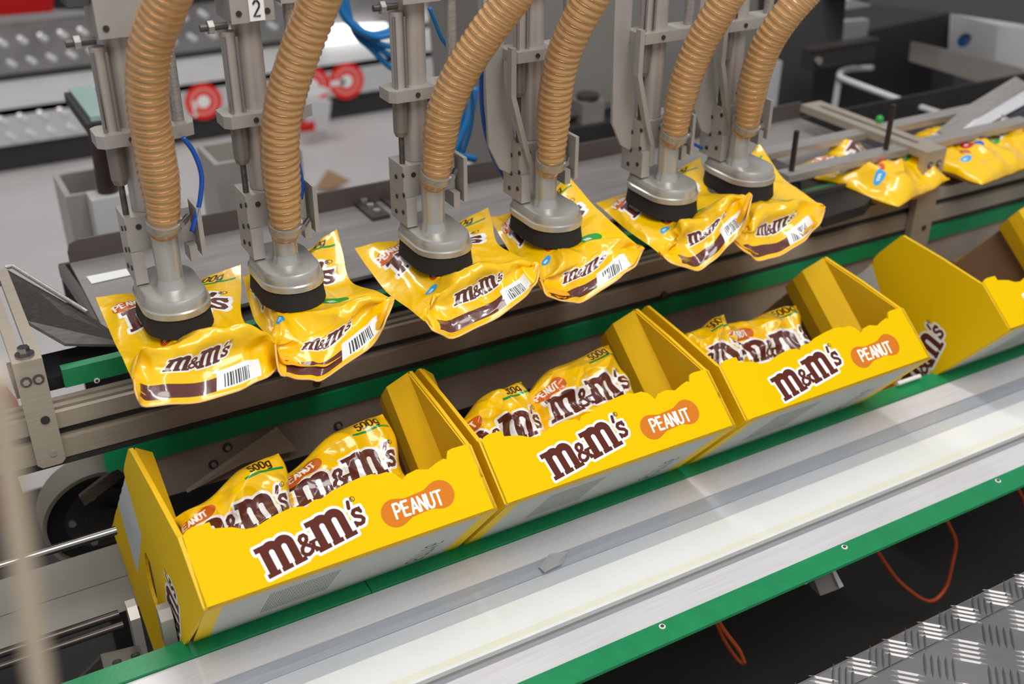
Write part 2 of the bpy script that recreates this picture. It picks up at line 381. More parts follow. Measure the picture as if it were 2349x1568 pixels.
M_dot = mat('polished_tread_bar', rgb(225, 222, 220), .3, .3)  # near-white colour paints the highlights on these tread bars
def slanted_bars(rows, Yp, px0, px1, step, ln):
    bm = bmesh.new()
    for r_, y0 in enumerate(rows):
        x_ = px0+r_*step*.45
        while x_ < px1:
            a_, b_ = at(x_-ln*.42, y0-ln*.27-.145*x_, Y=Yp), at(x_+ln*.42, y0+ln*.27-.145*x_, Y=Yp)
            d_ = (b_-a_).normalized(); n_ = Vector((-d_.z, 0, d_.x)); wd = .014
            v = [bm.verts.new(p) for p in (a_, a_.lerp(b_, .2)-n_*wd, a_.lerp(b_, .8)-n_*wd, b_, a_.lerp(b_, .8)+n_*wd, a_.lerp(b_, .2)+n_*wd)]
            t = [bm.verts.new(a_.lerp(b_, q)+Vector((0, -.012, 0))) for q in (.2, .8)]
            for f in ((v[0], v[1], t[0]), (v[1], v[2], t[1], t[0]), (v[2], v[3], t[1]), (v[3], v[4], t[1]), (v[4], v[5], t[0], t[1]), (v[5], v[0], t[0])): bm.faces.new(f)
            x_ += step
    return bm
for bm in (slanted_bars((278, 318), fl0-.031, -40, 215, 46, 34), slanted_bars((100, 150), f2-.001, -40, 700, 46, 32)):
    o = obj('tread_bar', bm, M_dot, pf); o['kind'] = 'stuff'
bm = panel_at([(-60, -60), (122, -60), (122, 27), (-60, 42)], f2+.3, .2)
tag(obj('red_cabinet', bm, M_red), 'red cabinet block at the far upper left edge', 'cabinet')
bm = panel_at([(125, -60), (1120, -60), (1120, 12), (125, 22)], f2+.5, .2)
tag(obj('dark_cabinet', bm, M_vdark), 'long dark cabinet behind the stepped platform', 'cabinet')
# round P stickers on the fascia
def p_sticker(cx, cy, r, label, flip):
    t = thing('round_sticker', (0, 0, 0), label, 'sticker', 'red and white round stickers on the platform')
    c = at(cx, cy, Y=fl0-.034); R = (at(cx+r, cy, Y=fl0-.034)-c).length
    t.location = c
    def disc(name, rr, m_, dy, r0=0., a0=0, a1=360, par=t):
        bm = bmesh.new(); n = 40; vs = []
        A_ = [(a0+(a1-a0)*i/n) for i in range(n+1)]
        for k in range(n):
            p = []
            for aa, q in ((A_[k], r0), (A_[k], rr), (A_[k+1], rr), (A_[k+1], r0)):
                p.append(bm.verts.new((q*math.cos(math.radians(aa)), dy, q*math.sin(math.radians(aa)))))
            bm.faces.new(p)
        bmesh.ops.remove_doubles(bm, verts=bm.verts, dist=1e-6)
        g = bmesh.ops.extrude_face_region(bm, geom=list(bm.faces)); bmesh.ops.translate(bm, verts=[v for v in g['geom'] if isinstance(v, bmesh.types.BMVert)], vec=(0, .001, 0))
        return obj(name, bm, m_, par)
    disc('backing', R, M_redlabel, 0)
    disc('white_ring', R*.74, mat('pink_print', rgb(236, 150, 140), .4), -.0012, R*.60, -140 if not flip else -160, 200 if not flip else 160)
    disc('white_centre', R*.36, M_wlabel, -.0012)
    bm = bmesh.new()
    if not flip: box(bm, -R*.62, -R*.42, -.0012, 0, -R*.75, R*.1)
    else: box(bm, -R*.95, -R*.1, -.0012, 0, -R*.16, R*.12)
    obj('white_stroke', bm, M_wlabel, t)
p_sticker(467, 233, 42, 'red and white ringed round sticker beside the leftmost hose', False)
p_sticker(572, 218, 42, 'red and white round sticker mostly behind the cylinder numbered 2', False)
p_sticker(716, 196, 40, 'red and white round sticker just right of the second hose', False)
p_sticker(795, 186, 39, 'rightmost red and white ringed sticker on the platform edge', True)
o = obj('white_card', panel_at([(700, 222), (708, 190), (760, 206), (730, 222)], fl0-.25, .01), M_white)
o = obj('lamp_panel', panel_at([(742, 60), (888, 55), (900, 118), (758, 152), (742, 120)], f2-.09, .03), M_glare); tag(o, 'bright white lit panel behind the blue cables', 'lamp')  # this panel and the next are added to glow like reflected glare
o = obj('lamp_panel', panel_at([(992, 40), (1075, 30), (1062, 120), (995, 125)], f2-.09, .03), M_glare); tag(o, 'small bright lit panel behind the third hose', 'lamp')
tag(bpy.data.objects['white_card'], 'small white card sticking out above the platform sticker', 'card')
bm = panel_at([(700, 230), (760, 232), (752, 300), (705, 298)], fl0-.3, .06)
tag(obj('clamp_bracket', bm, M_lgrey), 'pale bracket with red base in front of the platform', 'bracket')
bm = panel_at([(690, 290), (722, 280), (722, 300), (690, 304)], fl0-.32, .06)
o = obj('red_base', bm, M_red, bpy.data.objects['clamp_bracket'])

# pedestals on the floor
def pedestal(name, x0, x1, ytop, Y, label, dep=.14):
    a, b = at(x0, ytop, Y=Y), at(x1, ytop, Y=Y); t = thing(name, (0, 0, 0), label, 'pedestal'); z1 = a.z; th = .012
    bm = bmesh.new()
    box(bm, a.x, b.x, Y, Y+th, 0, z1); box(bm, a.x, b.x, Y+dep, Y+dep+th, 0, z1); box(bm, a.x, a.x+th, Y+th, Y+dep, 0, z1); box(bm, b.x-th, b.x, Y+th, Y+dep, 0, z1)
    obj('column', bm, M_block, t); return t, a, b, z1
t, a, b, z1 = pedestal('hollow_pedestal', 150, 285, 452, 2.35, 'hollow square metal pedestal holding the dark brown post')
p0, p1 = at(240, 440, Y=2.32), at(222, 262, Y=2.32)
tag(obj('side_table_post', cb(p0-Vector((0, 0, .3)), p1, .022), M_dbrown), 'dark brown post carrying the small glass tabletop', 'post')
obj('inner_sleeve', bx(p0.x-.035, p0.x+.06, 2.28, 2.34, p0.z-.3, p0.z), M_lgrey, t, bevel=.004)
tp = thing('glass_tabletop', p1, 'small frosted glass tabletop on the dark brown post', 'tabletop')
c0, c1 = at(135, 207, Z=p1.z-H+.01), at(265, 262, Z=p1.z-H+.01)
obj('glass_sheet', bx(c0.x-p1.x+.02, c1.x-p1.x, c1.y-p1.y, c0.y-p1.y, .002, .012), M_glass, tp)
obj('frame', bx(c0.x-p1.x+.01, c1.x-p1.x+.01, c1.y-p1.y-.01, c0.y-p1.y+.01, -.022, .001), M_vdark, tp)
pedestal('hollow_pedestal', 492, 695, 378, 2.45, 'hollow square metal pedestal behind the second hose')
bm = bmesh.new(); quad_px(bm, [at(722, 432, Z=-H+.02), at(752, 388, Z=-H+.09), at(803, 413, Z=-H+.05), at(760, 432, Z=-H+.02)], .02)
tag(obj('paper_scrap', bm, M_card), 'crumpled brown paper scrap on the hall floor behind the tray', 'paper')

# machine cabinets, right background
def cab(pts, Y, m_, label, name='machine_cabinet', thick=.3, cat='cabinet'):
    return tag(obj(name, panel_at(pts, Y, thick), m_), label, cat)
cab([(1092, -80), (1762, -80), (1752, 345), (1122, 400)], 2.45, M_grey, 'wide grey machine cabinet behind the hoses in the middle')
cab([(1752, 140), (1795, 140), (1768, 345), (1735, 345)], 2.35, M_lgrey, 'narrow white upright strip right of the last hose', 'upright_strip', .04, 'post')
cab([(1775, -80), (1948, -80), (1930, 120), (1868, 120), (1858, 345), (1764, 345)], 2.38, M_dgrey, 'dark grey machine column right of the last hose', 'machine_column', .05)
cab([(1990, -80), (2400, -80), (2400, 64), (2175, 30), (1990, 8)], 2.2, mat('panel_grey', rgb(86, 84, 82), .5), 'grey overhead panel at the top right corner', 'overhead_panel', .2, 'panel')
cab([(1860, 100), (2180, 30), (2168, 275), (1858, 330)], 2.75, M_vdark, 'dark brown machine housing behind the bent white frame', 'machine_housing')
cab([(1930, 50), (1995, 45), (1985, 108), (1932, 118)], 2.6, M_lgrey, 'light grey square plate behind the machine column', 'square_plate', .03, 'plate')
cab([(1944, 0), (2000, -5), (1996, 14), (1942, 22)], 2.6, M_lgrey, 'narrow light plate at the top edge of the housing', 'narrow_plate', .03, 'plate')
cab([(2290, 58), (2400, 70), (2400, 200), (2280, 150)], 2.5, M_lgrey, 'light grey box at the right edge', 'machine_box', .2)
t = cab([(2158, 114), (2350, 158), (2349, 222), (2152, 160)], 2.3, mat('pinkish_grey_paint', rgb(150, 140, 134), .5), 'pinkish grey ledge at the upper right with a dark post', 'machine_ledge', .12, 'ledge')
cab([(2190, 160), (2292, 185), (2310, 255), (2185, 262)], 2.55, mat('slate_paint', rgb(70, 68, 72), .5), 'slate panel under the pinkish grey ledge', 'slate_panel', .1, 'panel')
t = thing('mounting_rail', at(1900, 130, Y=2.2), 'dark mounting rail with a bolt on the machine column', 'rail'); l0 = t.location.copy()
a, b = at(1857, 128, Y=2.2)-l0, at(2010, 110, Y=2.2)-l0
obj('rail_bar', bx(a.x, b.x, 0, .03, -.03, .022), M_vdark, t); obj('rail_edge', bx(a.x, b.x, -.006, .03, .0225, .03), M_steel_d, t)
obj('bolt', cb((a.x+.03, -.012, -.005), (a.x+.03, 0, -.005), .01), M_steel, t)
bl = thing('blue_wrapper', at(2212, 92, Y=2.35), 'small blue wrapper with an orange dot at upper right', 'wrapper'); l0 = bl.location.copy()
bm = bmesh.new(); spheroid(bm, (0, 0, 0), (.03, .012, .022)); obj('film', bm, M_cyan, bl, 'all')
bm = bmesh.new(); spheroid(bm, (.012, -.012, .008), (.007, .003, .005)); obj('orange_dot', bm, M_orange, bl, 'all')
# valve block
vb = thing('pneumatic_valve', at(1352, 255, Y=2.39), 'grey pneumatic valve block with side pipes behind the fourth hose', 'valve')
obj('body', bx(-.035, .035, -.02, .04, -.06, .03), M_grey, vb, bevel=.004); obj('cap', cb((0, .01, .03), (0, .01, .045), .03), M_steel_d, vb)
obj('pipe', cb((-.11, .01, -.01), (.11, .01, .0), .012), M_steel_d, vb); obj('foot', cb((0, .01, -.12), (0, .01, -.06), .02), M_vdark, vb)
tag(obj('machine_shelf', panel_at([(1260, 305), (1440, 275), (1440, 330), (1262, 345)], 2.35, .1), M_vdark), 'dark shelf under the pneumatic valve', 'shelf')

# ---------------- machine base
o = obj('machine_plinth', bx(-.9, 3.2, .2, 2.25, .22, .25), M_vdark); tag(o, 'dark machine plinth under the conveyors', 'plinth')

o = obj('rear_skirt_cover', bx(.19, 3.2, 1.99, 2.0, .25, .88), M_vdark); tag(o, 'dark rear cover panel under the steel tray', 'cover')
# ================================================================== BACK CONVEYOR
XL, XRR = -.35, 2.7
yb = 1.42
alu = thing('conveyor_side_profile', (0, 0, 0), 'grooved aluminium profile running the whole length behind the boxes', 'profile')
z0, z1, z2, z3 = zz(-.835), zz(-.860), zz(-.879), zz(-.909)
bm = bmesh.new()
prism_yz(bm, [(yb, z0), (yb+.008, z0), (yb+.008, z0-.006), (yb+.016, z0-.006), (yb+.016, z0), (yb+.026, z0), (yb+.026, z0-.006), (yb+.034, z0-.006), (yb+.034, z0), (yb+.044, z0), (yb+.044, z3), (yb, z3), (yb, z2), (yb+.004, z2), (yb+.004, z2+.003), (yb+.012, z2+.003), (yb+.012, z1-.003), (yb+.004, z1-.003), (yb+.004, z1), (yb, z1)], XL, XRR)
obj('extrusion', bm, M_alu_tan, alu)
obj('groove_liner', bx(XL, XRR, yb+.0115, yb+.0125, z2+.001, z1-.001), M_vdark, alu)
obj('under_rail', bx(XL, XRR, yb+.002, yb+.04, z3-.012, z3), M_vdark, alu)
for px_, py_ in ((728, 880), (1525, 676)):
    p = at(px_, py_, Y=yb-.004); obj('rail_bolt', cb(p, p+Vector((0, .006, 0)), .0062, seg=12), M_steel_d, alu)
# green guide under / above
def green_strip(name, x0, x1, y0, y1, za, zb_, label, rivets=()):
    t = thing(name, (0, 0, 0), label, 'guide strip')
    obj('strip', bx(x0, x1, y0, y1, za, zb_), M_green, t, bevel=.0015)
    for p, d in rivets: rivet(t, p, d)
    return t
def rivet(t, p, d, r=.0048):
    d = Vector(d).normalized(); p = Vector(p)
    w_ = obj('rivet', cb(p-d*.001, p+d*.0012, r, seg=20), M_white, t)
    obj('rivet_head', cb(p+d*.0012, p+d*.0022, r*.55, seg=16), M_steel_d, w_)
xg = at(238, 1055, Y=yb+.004).x
green_strip('lower_guide_strip', xg, XRR, yb-.004, yb+.02, zz(-.951), zz(-.921), 'green plastic strip under the grooved profile behind the boxes')
xg2 = at(152, 900, Y=1.47).x; g2 = at(250, 865, Y=1.47)
t = green_strip('upper_guide_strip', xg2, 2.1, 1.466, 1.482, zz(-.826), zz(-.797), 'green plastic strip along the black belt above the grooved profile')
rivet(t, at(222, 872, Y=1.466), (0, -1, 0), .004)
# plate behind boxes
bp = thing('rear_skirt_plate', (0, 0, 0), 'brownish grey bolted steel skirt below the green strip behind the boxes', 'plate')
obj('sheet', bx(xg+.03, XRR, yb+.006, yb+.012, zz(-1.03), zz(-.951)), M_brownm, bp)
for px_, py_ in ((521, 1024), (489, 1063), (1395, 790), (775, 975)):
    p = at(px_, py_, Y=yb+.006); b_ = obj('plate_bolt', cb(p-Vector((0, .003, 0)), p, .0075, seg=14), M_steel_d, bp)
    obj('bolt_socket', cb(p-Vector((0, .006, 0)), p-Vector((0, .003, 0)), .004, seg=10), M_steel, b_)
bm = bmesh.new(); quad_px(bm, [at(430, 1130, Y=1.40), at(640, 985, Y=1.40), at(682, 1032, Y=1.40), at(560, 1062, Y=1.40)], .01)
obj('skirt_flange', bm, M_alu_tan, bp)
# black belt + bed
bt = thing('transfer_belt', (0, 0, 0), 'black belt between the steel tray and the grooved profile', 'belt')
obj('belt_surface', bx(.05, 2.2, 1.484, 1.56, zz(-.835), zz(-.815)), M_black, bt)
p = at(1850, 400, Z=-.80); q = at(1985, 470, Z=-.80)
bm = bmesh.new(); quad_px(bm, [at(1835, 398, Z=-.80), at(1870, 388, Z=-.80), at(2000, 452, Z=-.80), at(1985, 470, Z=-.80), at(1890, 500, Z=-.80), at(1838, 440, Z=-.80)], .02)
tag(obj('belt_end_plate', bm, M_black), 'black belt end piece beside the infeed pouches', 'belt')
# steel tray
zt = -.80
ty0, ty1 = at(250, 745, Z=zt).y, at(150, 605, Z=zt).y
tx0, tx1 = at(200, 680, Z=zt).x, at(1440, 325, Z=zt).x+.45
tr = thing('steel_tray', (0, 0, 0), 'flat grey steel tray with a raised back lip behind the grippers', 'tray')
obj('tray_sheet', bx(tx0, tx1, ty0-.03, ty1, zz(zt)-.006, zz(zt)), mat('tray_steel', rgb(140, 134, 130), .42, .2, .12, 9, (1, 6, 1)), tr)
lip = at(137, 558, Y=ty1).z
bm = bmesh.new(); plate(bm, [(tx0, zz(zt)), (tx1, zz(zt)), (tx1, lip), (tx0+.02, lip), (tx0+.005, lip-.006), (tx0, lip-.02)], lambda s, t_, n: Vector((s, ty1+n, t_)), .005)
obj('back_lip', bm, mat('lip_steel', rgb(105, 95, 90), .45, .5, .1, 6), tr)
bm = bmesh.new(); quad_px(bm, [at(133, 610, Z=zt-.004), at(148, 605, Z=zt-.004), at(250, 748, Z=zt-.004), at(215, 730, Y=1.62)], .02); obj('side_flange', bm, M_steel_d, tr)
bm = bmesh.new(); quad_px(bm, [at(198, 634, Z=zt+.002), at(328, 608, Z=zt+.002), at(335, 622, Z=zt+.002), at(210, 650, Z=zt+.002)], .001)
tag(obj('white_label_strip', bm, M_wlabel), 'blank white strip stuck on the left end of the steel tray', 'label')
for (px_, py_) in ((850, 478), (905, 462)):
    c = at(px_, py_, Z=zt+.004); t = thing('tray_clamp', c, 'small slotted clamp plate on the steel tray, '+('left' if px_ < 880 else 'right')+' of the pair', 'clamp', 'clamp plates on the steel tray')
    obj('clamp_base', bx(-.018, .018, -.05, .05, -.004, .003), M_steel_d, t)
    for k in (-.03, 0, .03): obj('screw', cb((0, k, .003), (0, k, .009), .007, seg=12), M_steel, t)
# left funnel sheet
bm = bmesh.new(); quad_px(bm, [at(15, 617, Y=1.72), at(190, 715, Y=1.62), at(305, 790, Y=1.50), at(152, 788, Y=1.50), at(60, 735, Y=1.53)], .004)
fn = thing('funnel_sheet', (0, 0, 0), 'dark folded steel guide sheet beside the left bracket post', 'guide sheet')
obj('sheet', bm, M_steel_d, fn)
bm = bmesh.new(); tube(bm, [at(12, 613, Y=1.72), at(30, 611, Y=1.72), at(188, 708, Y=1.62), at(200, 716, Y=1.61)], .0035); obj('rolled_edge', bm, M_steel, fn)
# bracket posts with their beams
def bracket(xa, xb, zb0, y1, label, screws, slot=True):
    t = thing('bracket_post', (0, 0, 0), label, 'bracket'); y0 = 1.402; zt_ = zz(-.737)
    bm = bmesh.new(); plate(bm, [(xa, zt_-.016), (xb, zt_-.016), (xb, zb0+.006), (xb-.006, zb0), (xa+.006, zb0), (xa, zb0+.006)], lambda s, q, n: Vector((s, y0+n, q)), .016)
    obj('upright', bm, M_alu_tan, t)
    w_ = xb-xa
    bm = bmesh.new(); box(bm, xa, xa+w_*.40, y0, y1, zt_-.016, zt_); box(bm, xa+w_*.60, xb, y0, y1, zt_-.016, zt_); box(bm, xa+w_*.40, xa+w_*.60, y0, y0+.05, zt_-.016, zt_); box(bm, xa+w_*.40, xa+w_*.60, y1-.03, y1, zt_-.016, zt_)
    obj('beam', bm, M_alu_tan, t)
    for dx in (.3, .72):
        s = obj('cap_screw', cb((xa+w_*dx, y0-.0015, zt_-.03), (xa+w_*dx, y0, zt_-.03), .0075, seg=18), M_steel_d, t)
        obj('hex_socket', cb((xa+w_*dx, y0-.003, zt_-.03), (xa+w_*dx, y0-.0015, zt_-.03), .0045, seg=6), M_steel, s)
    for z_, r_ in ((zb0+.075, .006), (zb0+.02, .0045)):
        obj('dark_screw' if r_ > .005 else 'pin', cb((xa+w_*.62, y0-.002, z_), (xa+w_*.62, y0, z_), r_, seg=14), M_vdark if r_ > .005 else M_steel, t)
    return t
a, b = at(28, 838, Y=1.41), at(90, 812, Y=1.41)
br = bracket(a.x+.0, b.x+.002, at(130, 1058, Y=1.41).z, 1.72, 'left aluminium bracket post with a hex bolt on its beam', 2)
p = at(57, 815, Z=-.737)
w_ = obj('washer', cb(p, p+Vector((0, 0, .003)), .0125, seg=24), M_chrome, br); obj('bolt_head', cb(p+Vector((0, 0, .003)), p+Vector((0, 0, .013)), .008, seg=6), M_chrome, w_)
a, b = at(2120, 345, Y=1.41), at(2166, 335, Y=1.41)
bracket(a.x, b.x, at(2110, 590, Y=1.41).z, at(1875, 232, Z=-.737).y, 'right aluminium bracket post carrying a slotted beam with a green pea-sized ball', 2)
g = at(2018, 273, Z=-.73); bm = bmesh.new(); spheroid(bm, g, (.0085, .0085, .0085)); tag(obj('green_candy', bm, mat('green_candy_shell', rgb(30, 150, 50), .3), None, 'all'), 'single green round candy lying on the slotted beam', 'candy')

# infeed side guides (right)
def bar_x(bm, p, q, sx, sz): box(bm, min(p.x, q.x), max(p.x, q.x), p.y-sx/2, p.y+sx/2, p.z-sz, p.z)
ig = thing('infeed_side_guide', (0, 0, 0), 'double steel side guide over the infeed belt at the right', 'guide')
zg = -.745
A0, A1 = at(1770, 362, Z=zg), at(2150, 262, Z=zg)
bm = bmesh.new(); box(bm, A0.x, A1.x+.15, A0.y+.02, A0.y+.055, A0.z-.014, A0.z); obj('guide_bar', bm, M_steel, ig)
B0 = at(1830, 388, Z=zg); bm = bmesh.new(); box(bm, B0.x-.04, A1.x+.15, B0.y-.02, B0.y+.015, A0.z-.014, A0.z); obj('guide_bar', bm, M_steel, ig)
obj('end_plate', bx(A0.x-.02, A0.x+.03, B0.y-.02, A0.y+.055, A0.z-.016, A0.z-.0142), M_steel_d, ig)
obj('lower_bar', bx(B0.x-.04, A1.x+.15, B0.y-.02, B0.y-.012, A0.z-.075, A0.z-.045), M_steel_d, ig)
for px_, py0, py1 in ((1828, 300, 440), (2050, 240, 345)):
    p = at(px_, py0, Y=B0.y); q = at(px_, py1, Y=B0.y); obj('guide_rod', cb(Vector((p.x, p.y, q.z)), p, .0055, seg=10), M_dbrown, ig)
# bent white rod frame
fr = thing('bent_rod_frame', (0, 0, 0), 'white bent rod frame standing behind the infeed guide', 'frame')
bm = bmesh.new(); tube(bm, spline([at(2000, 155, Y=2.3), at(1940, 160, Y=2.25), at(1925, 172, Y=2.2), at(1945, 185, Y=2.17), at(2080, 235, Y=2.02), at(2170, 265, Y=1.95)], 6), .009); obj('top_rod', bm, M_lgrey, fr, 'all')
p = at(1925, 175, Y=2.2); bm = bmesh.new(); cyl(bm, Vector((p.x, p.y, .02)), p, .009); obj('leg', bm, M_lgrey, fr, True)
# chute
ch = thing('steel_chute', (0, 0, 0), 'shiny sloping steel chute at the right above the infeed', 'chute')
bm = bmesh.new(); quad_px(bm, [at(2150, 300, Y=1.50), at(2215, 245, Y=1.55), at(2330, 175, Y=1.62), at(2362, 195, Y=1.60), at(2240, 275, Y=1.51), at(2185, 318, Y=1.48)], .004); obj('slide', bm, M_steel, ch)
bm = bmesh.new(); quad_px(bm, [at(2185, 318, Y=1.479), at(2240, 275, Y=1.509), at(2365, 200, Y=1.6), at(2365, 232, Y=1.56), at(2215, 312, Y=1.47)], .004); obj('chute_flange', bm, M_alu, ch)
bm = bmesh.new(); quad_px(bm, [at(2255, 262, Y=1.56), at(2420, 225, Y=1.56), at(2420, 345, Y=1.47), at(2285, 312, Y=1.47), at(2235, 300, Y=1.49)], .06)
tag(obj('dark_hopper', bm, mat('hopper_blue_grey', rgb(38, 42, 48), .45)), 'dark blue-grey hopper at the right edge above pouches', 'hopper')
# infeed belt and inner wall
tag(obj('infeed_belt', bx(at(1900, 420, Z=-.82).x, 3.2, 1.47, 1.74, zz(-.835), zz(-.825)), M_vdark), 'dark infeed belt carrying pouches at the right', 'belt')
tag(obj('infeed_wall', bx(1.5, 3.2, 1.80, 1.83, zz(-1.2), zz(-.88)), M_vdark), 'dark side wall behind the infeed belt', 'wall panel')

# ================================================================== FRONT GUIDE DECK
dk = thing('front_guide_deck', (0, 0, 0), 'long silver and white guide deck in front of the yellow boxes', 'guide deck')
ZD = -1.055
def yy(py): return at(1449, py, Z=ZD).y
zd = zz(ZD); X0, X1 = -.4, 3.0
y_g1a, y_g1b = yy(1105), yy(1142)
obj('silver_edge', bx(X0, X1, yy(1203), y_g1b-.001, zd-.01, zd), M_alu, dk, bevel=.001)
bm = bmesh.new(); prism_yz(bm, [(yy(1203)-.0015, zd-.002), (yy(1218), zd-.0035), (yy(1230), zd-.006), (yy(1230), zd-.012), (yy(1203)-.0015, zd-.012)], X0, X1); obj('rounded_channel', bm, mat('blue_grey_rail', rgb(176, 180, 188), .35, .4, .03, 5, (2, 60, 60)), dk)
obj('grey_sheet', bx(X0, X1, yy(1264), yy(1230)-.0005, zd-.014, zd-.008), mat('pale_sheet', rgb(200, 202, 206), .38, .2, .03, 5, (2, 40, 40)), dk)  # light grey tone paints a reflection on the white tray
obj('white_slide', bx(X0, X1, yy(1332), yy(1264), zd-.013, zd-.0065), M_white, dk)
obj('cream_slide', bx(X0, X1, yy(1349), yy(1332), zd-.013, zd-.0066), M_cream, dk)
obj('white_lip', bx(X0, X1, yy(1356), yy(1349), zd-.013, zd-.0055), M_white, dk)
obj('dark_channel', bx(X0, X1, yy(1368), yy(1356), zd-.02, zd-.013), mat('channel_grey', rgb(120, 118, 112), .5, .2), dk)
bm = bmesh.new(); prism_yz(bm, [(yy(1389)+.0005, zd-.001), (yy(1389)+.0005, zd-.014), (yy(1368), zd-.014), (yy(1368), zd-.008), (yy(1376), zd-.003)], X0, X1); obj('rounded_channel', bm, MATS['blue_grey_rail'], dk)
obj('silver_edge', bx(X0, X1, yy(1456)+.001, yy(1389), zd-.01, zd), M_alu, dk, bevel=.001)
obj('deck_underside', bx(X0, X1, yy(1450), yy(1150), zd-.05, zd-.021), M_vdark, dk)
xj = at(846, 1350, Z=ZD).x
green_strip('front_guide_strip', X0, xj-.0006, y_g1b, y_g1a, zd-.012, zd+.004, 'green strip under the leftmost yellow box, left of the joint')
green_strip('front_guide_strip', xj+.0006, X1, y_g1b, y_g1a, zd-.012, zd+.004, 'green strip under the yellow boxes right of the joint')
t = green_strip('outer_guide_strip', X0, X1, yy(1512), yy(1456), zd-.003, zd+.002, 'green strip with silver rivets along the outer edge of the deck')
for px_, py_ in ((1519, 1437), (1937, 1255), (2289, 1103)):
    rivet(t, at(px_, py_, Z=ZD+.002), (0, 0, 1), .0046)
bm = bmesh.new(); quad_px(bm, [at(1236, 1300, Z=ZD+.001), at(1262, 1268, Z=ZD+.006), at(1302, 1266, Z=ZD+.002), at(1290, 1292, Z=ZD+.004), at(1250, 1312, Z=ZD+.001)], .0006)
tag(obj('film_scrap', bm, mat('clear_film', rgb(215, 215, 215), .15, trans=.6)), 'scrap of clear tape stuck on the silver edge', 'tape')
tag(obj('white_peg', cb(at(2058, 880, Z=ZD+.012), at(2110, 862, Z=ZD+.012), .004), M_white), 'short white peg beside the green strip between last two boxes', 'peg')

# rear support for the boxes (sloping bed the boxes lean on), lugs, rods, pulley
G0 = Vector((.17083, 1.007108, zz(-.90014)))
TH = math.radians(-51.35)
VB = Vector((0, math.cos(TH), math.sin(TH))); UB = Vector((0, -math.sin(TH), math.cos(TH)))
DB = .45
def bl3(x, b, a): return Vector((x, G0.y, G0.z))+VB*b+UB*a
bed = thing('sloping_support_bed', (0, 0, 0), 'sloping grey support bed the yellow boxes lean back on', 'bed')
def at_b(px_, py_, b=DB+.004):
    d = ray(px_, py_); o_ = G0+VB*b; s = (o_-CO).dot(VB)/d.dot(VB); return CO+d*s
au, am, ad = [(at_b(*q)-G0).dot(UB) for q in ((0, 1330), (0, 1414), (0, 1497))]
for nm, a0, a1, xe_ in (('bed_plank', am+.0004, au, .14), ('bed_plank', ad, am-.0004, 3)):
    bm = bmesh.new(); P = [bl3(-.6, DB+.003, a0), bl3(xe_, DB+.003, a0), bl3(xe_, DB+.003, a1), bl3(-.6, DB+.003, a1)]; quad_px(bm, P, .012); obj(nm, bm, M_bed, bed)
for i, (q0, q1, Yr, r_) in enumerate((((-20, 1303), (290, 1213), 1.34, .0065), ((-20, 1506), (290, 1440), 1.25, .006), ((-20, 1535), (150, 1500), 1.22, .005))):
    p, q = at(*q0, Y=Yr), at(*q1, Y=Yr); z_ = p.z
    tag(obj('guide_rod', cb(Vector((-.5, Yr, z_)), Vector((.128 if i == 0 else .10, Yr, z_)), r_, seg=14), M_chrome if i == 0 else mat('dark_rod', rgb(70, 62, 58), .3, .6), None, 40),
        ('polished round rod left of the first box above the sloping bed', 'upper dark round rod below the sloping bed', 'lower dark round rod below the sloping bed')[i], 'rod')
# pusher lugs
lg = thing('pusher_lug', at(360, 1480, Y=1.14), 'grey pusher lug with two upright fingers behind the first box', 'pusher'); l0 = lg.location.copy()
def lug(px3, Yl, nm, mt):
    bm = bmesh.new(); quad_px(bm, [at(x, y, Y=Yl)-l0+CO-CO for x, y in px3], .0); bm.free()
def solid(pts, dx):   # (y,z) outline through pixels on an X plane, extruded in X
    pass
XA = .158
f1 = [at(*q, X=XA) for q in ((318, 1415), (345, 1475), (352, 1545), (318, 1545))]
def finger(px0, py0, px1, py1, Yf, dep, nm):
    a_, b_ = at(px0, py0, Y=Yf)-l0, at(px1, py1, Y=Yf)-l0
    bm = bmesh.new(); x0_, x1_, zt_, zb_ = a_.x, b_.x, a_.z, b_.z; y0_ = Yf-l0.y
    prism = [(y0_, zb_), (y0_, zt_-.012), (y0_+dep*.45, zt_), (y0_+dep, zt_), (y0_+dep, zb_)]
    prism_yz(bm, prism, x0_, x1_); obj(nm, bm, M_block, lg, bevel=.001)
finger(296, 1408, 340, 1500, 1.20, .028, 'finger'); finger(366, 1412, 410, 1478, 1.150, .022, 'finger')
bm = bmesh.new(); quad_px(bm, [at(230, 1500, Y=1.20)-l0+CO*0, at(318, 1478, Y=1.20)-l0, at(345, 1560, Y=1.14)-l0, at(255, 1600, Y=1.14)-l0], .008); hb = obj('base_plate', bm, M_bed, lg)
for q in ((266, 1512), (308, 1496), (316, 1520), (272, 1545)):
    p = at(*q, Y=1.17)-l0; obj('plate_hole', cb(p-Vector((0, .012, 0)), p-Vector((0, .006, -.001)), .006, seg=14), M_vdark, lg)
tag(obj('diagonal_brace', (lambda bm: (quad_px(bm, [at(160, 1580, Y=1.25), at(240, 1500, Y=1.25), at(268, 1500, Y=1.25), at(200, 1590, Y=1.25)], .006), bm)[1])(bmesh.new()), M_steel_d), 'diagonal steel brace below the sloping bed', 'brace')
